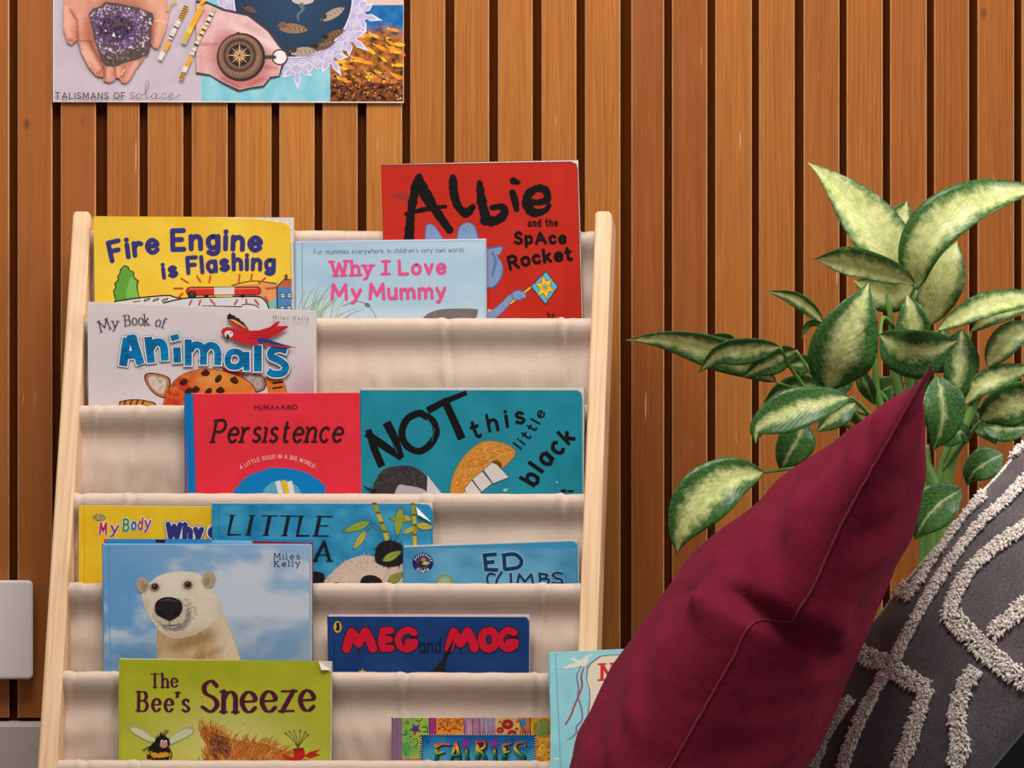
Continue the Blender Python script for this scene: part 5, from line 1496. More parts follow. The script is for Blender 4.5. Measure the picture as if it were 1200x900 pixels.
def book_bee():
    b = Book('lime green picture book with purple title and a bumblebee', 6, (140, 772.5), (387.5, 776), -.006, -.006, C(172, 176, 36), off=-.0112, thick=.006, page=(.6, .5, .8),
             cshape=[(387.5, 788), (374, 774.5), (140, 772.5)])
    a = b.art
    def bg(x, y):
        d = math.exp(-((x - 262) / 80) ** 2 - ((y - 868) / 36) ** 2)
        c = mixc(C(160, 166, 28), C(184, 186, 44), .5 + fbm(x * .02, y * .03) + .3 * sstep(776, 860, y))
        return mixc(c, C(222, 212, 130), d * .8)
    a.grid(141.5, 776, 373, 912, 3, bg); a.grid(373, 790, 386, 912, 3, bg)
    a.Z(40, 750, 3.158); a.up()
    FX = C(196, 122, 44)
    fox = [(640, 520), (640, 400), (630, 370), (615, 345), (625, 318), (660, 318), (700, 335), (735, 362), (780, 372), (830, 372), (880, 385), (930, 410), (960, 450), (970, 520)]
    a.poly([(x, y + 6) for x, y in fox], C(180, 104, 36), smooth=True); a.up()
    a.fur(fox, 900, 34, 3.6, lambda x, y: R.choice([C(206, 130, 50), C(176, 98, 34), C(222, 156, 80), C(150, 78, 30), C(196, 116, 44)]), lambda x, y: 250 + (x - 640) * .25, .4)
    a.up(); a.fur([(655, 420), (650, 370), (660, 335), (700, 360), (720, 400), (700, 420)], 120, 26, 4, [C(120, 66, 40), C(90, 48, 34), C(150, 90, 56)], 40, .4)
    a.up()
    RD = C(190, 36, 30)
    for q in ([(1000, 428), (1020, 414), (1060, 404), (1040, 420), (1062, 424), (1020, 438)], [(990, 440), (940, 430), (915, 420), (935, 440), (985, 455)], [(1000, 440), (1050, 450), (1060, 520), (960, 520)]): a.poly(q, RD)
    a.poly([(960, 412), (978, 398), (998, 404), (1002, 430), (985, 445), (965, 438)], RD, smooth=True); a.poly([(956, 402), (1000, 398), (996, 410), (962, 412)], C(150, 30, 26)); a.up()
    for x, y in ((930, 345), (945, 338), (962, 336), (985, 335), (1005, 340), (1014, 350)): a.line([(976, 398), ((976 + x) / 2 + 2, (398 + y) / 2 - 6), (x, y)], 2, C(70, 84, 30), smooth=True); a.ell(x, y, 3, 3, C(60, 76, 30), n=8)
    a.up()
    # bumblebee
    BK = (.012, .010, .008)
    for q in ([(470, 380), (440, 362), (395, 325), (362, 316), (352, 328), (380, 352), (430, 378)], [(490, 382), (520, 352), (565, 322), (592, 324), (585, 345), (545, 370), (505, 388)]):
        a.poly(q, C(176, 178, 120), smooth=True); a.up(1e-5); a.poly([(475 + (x - 475) * .95, 360 + (y - 360) * .8) for x, y in q], C(212, 212, 176), smooth=True); a.line([q[0], q[3]], 2, C(190, 190, 140))
    a.up(); a.ell(460, 425, 42, 52, BK, .25); a.line([(428, 418), (460, 428), (492, 424)], 16, C(222, 160, 40), smooth=True); a.line([(420, 444), (452, 456), (486, 450)], 14, C(230, 176, 60), smooth=True)
    a.fur([(420, 430), (440, 385), (480, 380), (500, 420), (480, 470), (430, 470)], 140, 12, 3, lambda x, y: C(214, 150, 40) if 412 < y < 432 or y > 446 else (.015, .012, .01), 90, .6)
    a.ell(474, 380, 28, 26, BK); a.fur([(446, 380), (474, 352), (502, 380), (474, 406)], 60, 14, 3, [BK, C(40, 32, 28)], lambda x, y: math.degrees(math.atan2(y - 380, x - 474)), .3); a.up()
    a.ell(480, 388, 15, 11, C(206, 130, 112)); a.up(); a.ell(474, 376, 6, 7, C(220, 210, 206)); a.ell(487, 377, 6, 7, C(220, 210, 206)); a.ell(476, 378, 2.6, 3, BK); a.ell(487, 379, 2.6, 3, BK)
    a.line([(484, 356), (490, 342), (498, 336)], 3, BK, smooth=True); a.line([(480, 354), (482, 338), (494, 332)], 2.5, BK, smooth=True)
    for q in (((440, 390), (420, 398), (404, 408)), ((500, 400), (510, 420), (506, 440)), ((432, 420), (418, 436))): a.line(q, 4, BK)
    rs = random.Random(4)
    for _ in range(26): x, y = rs.uniform(560, 960), rs.uniform(290, 350); a.ell(x, y, 1.6, 1.6, C(170, 140, 40), n=6)
    b.dogear([(373.5, 774.5), (387.5, 785), (377, 785)])
    t = b.t.Z(40, 750, 3.158)
    PU = C(84, 24, 50)
    t.text('The', [(428, 176), (534, 174)], 50, 10, PU, nib=.42, serif=.05, sp=.14, caps=True)
    t.text("Bee's", [(380, 262), (578, 266)], 70, 13, PU, nib=.42, serif=.05, sp=.18, caps=True)
    t.text('Sneeze', [(612, 264), (760, 266), (1044, 260)], 112, 19, PU, nib=.42, serif=.03, sp=.1, jit=.08, caps=True)
    b.done()

def book_fairies():
    b = Book('low book with a patchwork of bright patterns and a blue title panel', 6, (459.5, 841), (668, 842), 0, 0, C(128, 92, 120), off=-.0125, thick=.006, page=(1, .3, .4), depth=90, spine=C(120, 92, 116),
             cshape=[(668, 842), (463, 841), (460.5, 842.5), (459.5, 846)])
    a = b.art.Z(455, 830, 5.854)
    a.poly([(30, 72), (95, 64), (95, 520), (28, 520)], C(140, 104, 132)); a.line([(60, 70), (58, 520)], 3, C(120, 84, 112)); a.up()
    rf = random.Random(8)
    def patch(x0, y0, x1, y1, c1, c2):
        a.grid(455 + x0 / 5.854, 830 + y0 / 5.854, 455 + x1 / 5.854, 830 + y1 / 5.854, 1.5, lambda x, y: mixc(c1, c2, .5 + 1.6 * fbm(x * .06, y * .06, x0)))
    patch(95, 64, 280, 345, C(84, 166, 90), C(176, 200, 70)); patch(280, 64, 330, 180, C(170, 40, 120), C(120, 60, 150)); patch(330, 64, 515, 180, C(236, 130, 40), C(240, 180, 60)); patch(515, 64, 735, 185, C(150, 110, 160), C(190, 150, 176)); patch(735, 64, 900, 185, C(226, 150, 110), C(206, 206, 110)); patch(900, 64, 975, 185, C(176, 90, 66), C(206, 140, 90)); patch(975, 64, 1230, 380, C(232, 176, 40), C(216, 120, 40)); patch(95, 345, 230, 400, C(206, 80, 130), C(226, 120, 150)); a.up()
    a.heap(60)
    for _ in range(130): x, y = rf.uniform(340, 510), rf.uniform(70, 130); a.line([(x, y), (x + 6, y - 8)], 3, C(176, 70, 30))
    a.line([(340, 145), (380, 130), (410, 150), (450, 135), (500, 148)], 4, C(110, 40, 30), smooth=True)
    for x in (350, 385, 420, 455, 490): a.ell(x, 155 - (x % 3) * 8, 7, 7, C(190, 40, 40), n=10)
    for k in range(14): x = 520 + k * 15; a.line([(x, 70 + rf.uniform(0, 16)), (x + rf.uniform(-6, 6), 180)], 6, rf.choice([C(96, 40, 110), C(206, 90, 130), C(230, 170, 180), C(110, 130, 180), C(230, 140, 90)]))
    for k in range(10): x, y = rf.uniform(640, 725), rf.uniform(70, 110); a.line([(x, y), (x + 10, y + 8)], 8, C(130, 160, 210))
    for x, y, r_ in ((818, 110, 42), (768, 150, 26), (850, 176, 34), (765, 92, 9), (885, 92, 8), (880, 140, 12)): a.ell(x, y, r_, r_ * .85, C(206, 50, 40)); a.up(6e-6); a.ell(x, y, r_ * .8, r_ * .68, C(150, 40, 36)); a.up(6e-6); a.ell(x, y, r_ * .35, r_ * .3, C(206, 110, 60))
    a.ell(925, 96, 22, 26, C(60, 130, 176)); a.line([(890, 70), (945, 180)], 5, C(90, 40, 30)); a.line([(975, 66), (975, 180)], 6, C(120, 50, 30)); a.line([(280, 66), (282, 180)], 4, BLK); 
    for k in range(8): a.line([(290, 75 + k * 14), (322, 80 + k * 14)], 4, C(226, 60, 140))
    st = []
    for k in range(10): r_ = 48 if k % 2 == 0 else 20; st.append((186 + r_ * math.cos(k * math.pi / 5 + 1.7), 142 + r_ * math.sin(k * math.pi / 5 + 1.7)))
    a.poly(st, C(160, 40, 60)); a.up(); a.ell(186, 140, 22, 17, C(40, 66, 160)); a.up()
    for q in (((190, 80), (215, 90), (235, 66)), ((100, 180), (125, 180), (120, 150)), ((230, 130), (262, 128), (268, 160), (240, 160)), ((190, 200), (205, 230), (190, 260)), ((110, 90), (140, 110), (130, 80))): a.line(q, 5, C(30, 60, 40), smooth=True)
    for _ in range(40): a.ell(rf.uniform(105, 270), rf.uniform(190, 330), 4, 4, rf.choice([C(40, 90, 50), C(30, 40, 30), C(60, 150, 140)]), n=7)
    for k in range(30):
        an = k * math.pi / 15; a.line([(1060 + 44 * math.cos(an), 138 + 44 * math.sin(an)), (1060 + 66 * math.cos(an), 138 + 66 * math.sin(an))], 4, C(90, 50, 30))
    a.ell(1060, 138, 60, 56, C(130, 150, 70)); a.up()
    for _ in range(110): r_ = 52 * math.sqrt(rf.random()); an = rf.uniform(0, 6.3); a.ell(1060 + r_ * math.cos(an), 138 + r_ * math.sin(an), 4, 4, rf.choice([C(96, 66, 50), C(70, 110, 60), C(190, 60, 50), C(170, 190, 110)]), n=6)
    for _ in range(30): x, y = rf.uniform(1020, 1120), rf.uniform(215, 350); a.ell(x, y, rf.uniform(4, 11), rf.uniform(4, 11), rf.choice([C(240, 210, 90), C(206, 110, 40), C(230, 190, 150), C(196, 96, 40)]), n=10)
    a.up()
    a.flat()
    a.poly([(218, 180), (1012, 180), (1012, 520), (218, 520)], BLK); a.up()
    for k in range(46): a.line([(222 + k * 17.2, 182), (230 + k * 17.2, 182)], 8, C(206, 200, 200), caps=False)
    for k in range(11): a.line([(226, 196 + k * 17), (226, 204 + k * 17)], 12, C(206, 200, 200), caps=False); a.line([(1008, 196 + k * 17), (1008, 204 + k * 17)], 8, C(206, 200, 200), caps=False)
    a.up(); a.grid(455 + 238 / 5.854, 830 + 190 / 5.854, 455 + 1002 / 5.854, 918, 2, lambda x, y: mixc(C(14, 96, 166), C(70, 160, 200), sstep(858, 892, y) + .6 * fbm(x * .05, y * .05))); a.up()
    t = b.t.Z(455, 830, 5.854)
    bands = [C(200, 30, 60), C(236, 110, 40), C(240, 200, 60), C(70, 160, 70), C(20, 90, 90)]
    def rb(q, w0, w1):
        sh = [(x + 6, y + 5) for x, y in q]
        t.line(sh, [w0 + 8, w1 + 8], BLK, smooth=len(q) > 2); t.lay += 3e-5
        qs = crom(q, 8) if len(q) > 2 else [Vector(q[0]) + (Vector(q[1]) - Vector(q[0])) * (k / 10) for k in range(11)]
        n = len(qs)
        for i in range(n - 1):
            y = (qs[i].y + qs[i + 1].y) / 2; k = max(0, min(3.999, (y - 225) / 118 * 4)); c = mixc(bands[int(k)], bands[int(k) + 1], k - int(k)); ww = w0 + (w1 - w0) * i / n
            t.line([qs[i], qs[i + 1]], ww, c)
    rb([(325, 256), (332, 300), (330, 350)], 18, 22); rb([(328, 262), (370, 245), (425, 250)], 22, 6); rb([(335, 308), (382, 298)], 18, 8)
    rb([(430, 350), (445, 300), (466, 240)], 12, 20); rb([(466, 240), (482, 300), (490, 350)], 20, 20); rb([(440, 322), (482, 320)], 10, 10)
    rb([(540, 285), (536, 320), (545, 350)], 16, 20); rb([(612, 225), (614, 290), (610, 350)], 22, 26); rb([(616, 230), (660, 228), (662, 262), (625, 286)], 16, 14); rb([(622, 286), (650, 310), (668, 350)], 14, 22)
    rb([(732, 285), (728, 320), (735, 350)], 16, 22); rb([(795, 250), (800, 300), (790, 350)], 20, 26); rb([(798, 250), (842, 240)], 16, 6); rb([(802, 300), (832, 294)], 14, 8)
    rb([(945, 258), (930, 235), (888, 238), (872, 270), (900, 305), (930, 330), (925, 356)], 8, 26)
    for cx, cy in ((535, 238), (730, 236)):
        st = []
        for k in range(12): r_ = 40 if k % 2 == 0 else 20; st.append((cx + r_ * .85 * math.cos(k * math.pi / 6 + .3), cy + r_ * math.sin(k * math.pi / 6 + .3)))
        t.poly([(cx + (x - cx) * 1.15, cy + (y - cy) * 1.15) for x, y in st], C(40, 20, 80)); t.up(); t.poly(st, C(140, 56, 150)); t.up()
    for cx, cy in ((272, 226), (855, 208), (975, 268)):
        st = []
        for k in range(10): r_ = 14 if k % 2 == 0 else 6; st.append((cx + r_ * math.cos(k * math.pi / 5), cy + r_ * math.sin(k * math.pi / 5)))
        t.line(st, 3, C(30, 40, 90), closed=True)
    b.done(over=True)

def book_teal():
    p0 = RK(690, 830, .030)
    b = Book('pale turquoise hardback with a white bird, between the rack post and the burgundy cushion', None, (643, 764.5), (800, 757), .045, .03, C(132, 192, 200), thick=.009, hard=True, page=(3, .1, .2), anchor=(p0, NR), depth=1052, spine=C(146, 200, 206), cat='book', group='picture books in the canvas rack')
    a = b.art
    a.grid(645, 767, 790, 960, 4, lambda x, y: mixc(C(126, 186, 196), C(146, 204, 210), .5 + 1.2 * fbm(x * .04, y * .04)))
    b.hinge(8, C(104, 168, 180), 1.6)
    a.Z(440, 750, 3.75); a.up()
    CRM = C(214, 198, 178); OUT = C(110, 96, 104)
    pan = [(1120, 60), (1020, 66), (985, 70), (945, 100), (930, 122), (925, 170), (938, 215), (940, 260), (932, 330), (940, 420), (930, 600), (930, 800), (1300, 800), (1300, 50)]
    a.poly(pan, OUT); a.up(); a.poly([(x + 5, y + 4) for x, y in pan], CRM); a.up()
    a.line([(902, 118), (885, 160), (892, 210), (890, 250), (905, 300), (908, 350), (885, 380), (880, 412), (845, 440)], [6, 8, 9, 8, 9, 8, 9, 9, 5], C(120, 116, 136), smooth=True); a.up()
    a.line([(915, 122), (905, 160), (908, 200), (895, 240), (870, 300), (860, 330), (835, 372)], [5, 9, 9, 8, 9, 9, 7], C(150, 70, 80), smooth=True); a.up()
    bird = [(968, 44), (950, 64), (935, 76), (940, 84), (932, 104), (924, 116), (902, 116), (880, 122), (840, 128), (815, 130), (848, 110), (880, 100), (868, 92), (852, 78), (864, 74), (884, 86), (900, 88), (920, 74)]
    a.poly(bird, OUT); a.up(); a.poly([(900 + (x - 900) * .97, 95 + (y - 95) * .94) for x, y in bird], C(216, 208, 194)); a.line([(924, 116), (932, 128)], 3, C(190, 90, 50))
    a.line([(785, 520), (806, 523)], 5, C(214, 214, 206)); a.line([(785, 128), (815, 128)], 2, C(150, 160, 170))
    t = b.t.Z(440, 750, 3.75)
    t.text('M', [(988, 176), (1066, 172)], 70, 15, C(190, 36, 36), nib=.5, serif=.16, caps=False)
    b.done(over=True)
# ------------------------------------------------------------------ the plant
def build_plant():
    Y0 = -.10
    base = P(1085, 850, Y0)
    root = thing('potted_plant', Vector((base.x, base.y, 0)), 'leafy green and cream variegated house plant behind the burgundy cushion', 'plant')
    zx, zy, zs = 730, 180, 1.8745
    def Q(x, y, d=0): return P(zx + x / zs, zy + y / zs, Y0 + d)
    # pot and soil
    prof = [(.0, .0), (.075, .0), (.08, .004), (.098, .15), (.102, .165), (.102, .18), (.096, .18), (.092, .165), (.0, .165)]
    v = []; f = []; n = 40
    for r, z in prof:
        for k in range(n):
            v.append(Vector((base.x + r * math.cos(2 * math.pi * k / n), base.y + r * math.sin(2 * math.pi * k / n), z)))
    for i in range(len(prof) - 1):
        for k in range(n): f.append((i * n + k, i * n + (k + 1) % n, (i + 1) * n + (k + 1) % n, (i + 1) * n + k))
    mesh('pot', v, f, M_POT, root, smooth=True)
    v = [Vector((base.x, base.y, .17))]; f = []
    for j in range(1, 7):
        for k in range(24): a = k * math.pi / 12; r = .096 * j / 6; v.append(Vector((base.x + r * math.cos(a), base.y + r * math.sin(a), .168 + .004 * nz(r * 90, a * 3))))
    for k in range(24): f.append((0, 1 + k, 1 + (k + 1) % 24))
    for j in range(5):
        for k in range(24): f.append((1 + j * 24 + k, 1 + (j + 1) * 24 + k, 1 + (j + 1) * 24 + (k + 1) % 24, 1 + j * 24 + (k + 1) % 24))
    mesh('soil', v, f, M_SOIL, root, smooth=True)
    rl = random.Random(12)
    def leaf(mid, W, cream, roll=0.0, fold=.25, d=(0, 0), peak=.42, skew=0.0, stalk=None, wave=.03, tilt=None):
        """mid: zoom-pixel midrib from base to tip; W full width in zoom px; roll turns the blade about its midrib"""
        nseg = 26
        pts3 = []
        for i, p in enumerate(mid):
            t = i / (len(mid) - 1)
            dd = p[2] if len(p) > 2 else d[0] + (d[1] - d[0]) * t
            pts3.append(Q(p[0], p[1], dd))
        sub = max(4, int(nseg / (len(mid) - 1)))
        c = crom(pts3, sub) if len(pts3) > 2 else [pts3[0].lerp(pts3[1], k / nseg) for k in range(nseg + 1)]
        cum = [0]
        for i in range(len(c) - 1): cum.append(cum[-1] + (c[i + 1] - c[i]).length)
        n = len(c); Wm = W / zs * .001 * (D + Y0) / D
        v = []; cols = []; f = []; nw = 10
        ph = rl.uniform(0, 6)
        for i in range(n):
            s = cum[i] / cum[-1]
            tg = (c[min(i + 1, n - 1)] - c[max(i - 1, 0)]).normalized()
            view = Vector((0, -1, 0))
            side = tg.cross(view)
            if side.length < .05: side = Vector((1, 0, 0))
            side.normalize(); nrm = side.cross(tg).normalized()
            if nrm.dot(view) < 0: nrm = -nrm
            r = roll[0] + (roll[1] - roll[0]) * s if isinstance(roll, tuple) else roll
            ca, sa = math.cos(math.radians(r)), math.sin(math.radians(r))
            sd = side * ca + nrm * sa; nn = nrm * ca - side * sa
            # ovate outline with a drawn-out tip
            x = s
            a_ = peak
            prof = (math.sin(math.pi * .5 * min(1, x / a_)) ** .75 if x < a_ else math.cos(math.pi * .5 * (x - a_) / (1 - a_)) ** 1.15)
            prof = max(prof, 0) * .5 * Wm
            for k in range(nw + 1):
                t = -1 + 2 * k / nw
                sk = 1 + skew * t
                q = c[i] + sd * (t * prof * sk) + nn * (abs(t) ** 1.3 * prof * fold) + nn * (wave * Wm * math.sin(s * 13 + ph + t * 2) * t * t * prof / (.5 * Wm + 1e-9))
                v.append(q); cols.append((s, abs(t), cream))
        for i in range(n - 1):
            for k in range(nw): f.append((i * (nw + 1) + k, i * (nw + 1) + k + 1, (i + 1) * (nw + 1) + k + 1, (i + 1) * (nw + 1) + k))
        o = mesh('leaf', v, f, M_LEAF, root, smooth=True, cols=cols)
        so = o.modifiers.new('blade', 'SOLIDIFY'); so.thickness = .0006
        # petiole
        if stalk:
            sp = [Q(*mid[0][:2], mid[0][2] if len(mid[0]) > 2 else d[0])] + [Q(*q) for q in stalk]
            m = MB(); cc = crom(sp, 6); m.tube(cc, [.0016 + .0022 * i / len(cc) for i in range(len(cc))], 8)
            mesh('leaf_stalk', m.v, m.f, M_STEM, root, smooth=True)
    C1 = (600, 520, 0); C2 = (640, 600, 0); C3 = (700, 700, 0)
    # --- top of the plant
    leaf([(624, 104, .04), (606, 170, .03), (608, 260, .02)][::-1], 130, .6, -20, .2, peak=.5, stalk=[(620, 330, .02), C1])                    # behind top
    leaf([(640, 300, .0), (590, 215, -.015), (510, 115, 0), (444, 48, .01), (404, 18, .015)], 122, .98, -10, .16, peak=.38, stalk=[(628, 400, 0), C2])
    leaf([(645, 300, -.02), (650, 230, -.045), (690, 165, -.055), (770, 110, -.05), (850, 86, -.03), (930, 76, .0)], 112, .80, 22, .20, peak=.36, skew=-.1, stalk=[(625, 400, -.01), C2])
    leaf([(672, 378, .02), (690, 300, .01), (716, 240, .01), (734, 192, .02)], 108, .92, 10, .2, peak=.5, stalk=[(660, 450, .02), C2])
    leaf([(642, 288, -.04), (600, 272, -.05), (540, 256, -.055), (470, 240, -.05), (418, 232, -.045)], 74, .85, 30, .25, peak=.6, skew=.45, stalk=[(630, 350, -.02), C2])
    leaf([(642, 290, -.01), (600, 305, -.015), (555, 300, -.01), (505, 278, 0)], 90, .80, 20, .2, peak=.4, stalk=[(630, 360, -.01), C2])
    leaf([(452, 522, -.03), (478, 440, -.06), (515, 350, -.065), (541, 282, -.055)], 148, .60, -8, .16, peak=.42, stalk=[(500, 560, -.02), (560, 640, 0)])
    leaf([(650, 425, -.035), (640, 385, -.04), (632, 340, -.04), (624, 308, -.03)], 74, .66, 15, .3, peak=.35, stalk=[(655, 500, -.02), C2])
    leaf([(564, 398, -.09), (610, 428, -.10), (670, 434, -.10), (738, 410, -.085)], 124, .48, -30, .2, peak=.45, stalk=[(575, 360, -.06), (610, 420, -.01), C2])
    # --- left
    leaf([(338, 502, -.02), (270, 462, -.03), (170, 425, -.03), (80, 408, -.02), (4, 410, -.01)], 78, .72, 25, .22, peak=.4, stalk=[(430, 540, -.01), (560, 620, 0)])
    leaf([(345, 425, -.05), (285, 430, -.06), (215, 440, -.06), (165, 482, -.05)], 62, .60, 20, .3, peak=.45, stalk=[(375, 480, -.03), (440, 560, -.01), (560, 640, 0)])
    leaf([(380, 432, -.03), (345, 448, -.04), (300, 470, -.04), (262, 492, -.03)], 58, .40, 15, .25, peak=.4, stalk=[(430, 500, -.02), (560, 620, 0)])
    leaf([(250, 412, .01), (215, 404, .01), (190, 402, .01)], 26, .1, 20, .2)
    leaf([(440, 372, .0), (410, 340, .0), (370, 315, .0), (314, 302, .01)], 36, .62, 20, .3, peak=.4, stalk=[(480, 430, 0), (560, 520, 0), C2])
    leaf([(440, 376, .01), (415, 372, .01), (400, 385, .01), (393, 408, .01)], 16, .2, 20, .3)
    leaf([(500, 535, -.06), (440, 545, -.075), (360, 570, -.08), (300, 600, -.075), (290, 640, -.07)], 92, .48, -18, .18, peak=.55, stalk=[(530, 560, -.04), (600, 650, 0)])
    leaf([(440, 515, .0), (400, 512, -.01), (350, 525, -.01), (308, 548, 0)], 62, .42, 10, .2, peak=.45, stalk=[(500, 560, 0), C2])
    leaf([(420, 470, .0), (390, 462, .0), (360, 468, 0)], 46, .35, 10, .2)
    leaf([(400, 590, -.0), (385, 625, -.01), (362, 665, -.01), (345, 700, 0)], 84, .22, 5, .2, peak=.4, stalk=[(460, 560, 0), (560, 620, 0)])
    leaf([(512, 548, -.03), (480, 565, -.035), (450, 590, -.035), (424, 612, -.03)], 62, .42, -15, .2, peak=.4, stalk=[(560, 580, -.02), C2])
    leaf([(550, 545, .0), (535, 510, -.01), (520, 480, -.01), (506, 458, 0)], 38, .30, 20, .3, peak=.4)
    leaf([(455, 525, .01), (478, 510, .0), (490, 490, 0), (488, 470, .01)], 44, .2, 20, .2)
    leaf([(310, 700, -.05), (235, 715, -.06), (165, 770, -.065), (128, 830, -.06), (118, 880, -.05)], 122, .66, -12, .18, peak=.48, stalk=[(420, 690, -.03), (560, 720, -.01)])
    # --- middle, behind the cushion tip
    leaf([(690, 488, -.10), (702, 540, -.11), (700, 600, -.11), (680, 655, -.10)], 96, .22, 10, .2, peak=.42)
    leaf([(745, 385, .0), (740, 440, -.01), (735, 500, -.01), (716, 560, 0)], 92, .50, 25, .25, peak=.45, stalk=[(700, 420, 0), (660, 520, 0), C2])
    leaf([(540, 545, .01), (580, 515, .0), (620, 505, 0)], 60, .15, 10, .2)
    leaf([(700, 640, -.02), (725, 618, -.03), (745, 612, -.03), (762, 638, -.02)], 50, .10, 20, .2)
    leaf([(745, 738, -.07), (700, 765, -.08), (660, 810, -.08), (640, 850, -.07)], 92, .14, -10, .2, peak=.45)
    leaf([(660, 470, .02), (690, 440, .01), (700, 410, .01), (702, 380, .02)], 90, .35, 10, .2)
    # --- right
    leaf([(690, 388, -.02), (740, 360, -.035), (800, 335, -.04), (870, 322, -.03), (960, 322, -.01)], 62, .86, 30, .25, peak=.45, stalk=[(665, 480, -.01), C2])
    leaf([(765, 390, .02), (800, 362, .01), (850, 345, .01), (920, 335, .02)], 48, .72, 25, .25, peak=.4, stalk=[(750, 470, .01), (730, 600, 0), C3])
    leaf([(800, 468, -.01), (830, 425, -.02), (865, 395, -.02), (930, 375, -.01)], 66, .78, 18, .25, peak=.4, stalk=[(790, 520, 0), (745, 620, 0), C3])
    leaf([(748, 552, .0), (780, 515, -.01), (830, 490, -.01), (920, 465, 0)], 58, .78, 28, .25, peak=.42, stalk=[(740, 600, 0), C3])
    leaf([(785, 588, -.04), (830, 560, -.055), (880, 545, -.055), (960, 560, -.04)], 100, .60, -15, .2, peak=.45, stalk=[(760, 620, -.02), C3])
    leaf([(790, 600, .0), (840, 605, -.01), (900, 600, 0)], 58, .25, 10, .2)
    leaf([(835, 660, -.05), (800, 678, -.06), (770, 700, -.06), (755, 730, -.05)], 70, .15, -10, .2)
    leaf([(770, 560, .02), (800, 600, .01), (820, 640, .01)], 66, .2, 10, .2)
    # --- main stems
    for q, r0, r1 in (([(600, 380, 0), (598, 460, 0), (610, 540, .0), (640, 640, 0), (690, 760, 0), (705, 1000, 0), (690, 1240, 0)], .005, .011),
                      ([(575, 285, -.01), (588, 360, -.01), (592, 440, 0), (600, 500, 0)], .003, .004), ([(555, 420, 0), (556, 500, 0), (570, 560, 0), (640, 680, 0), (680, 860, 0), (670, 1240, .01)], .003, .009),
                      ([(650, 330, 0), (652, 420, 0), (645, 520, 0), (650, 620, 0)], .003, .006), ([(800, 480, 0), (765, 560, 0), (735, 640, 0), (712, 720, .0), (715, 900, 0), (720, 1240, 0)], .0035, .010),
                      ([(660, 640, .01), (665, 700, .01), (668, 800, .01), (655, 1240, .02)], .007, .010), ([(745, 520, 0), (735, 590, 0), (700, 690, 0), (690, 780, 0)], .003, .006)):
        m = MB(); c = crom([Q(*p) for p in q], 8); m.tube(c, [r0 + (r1 - r0) * i / len(c) for i in range(len(c))], 10)
        mesh('stem', m.v, m.f, M_STEM, root, smooth=True)

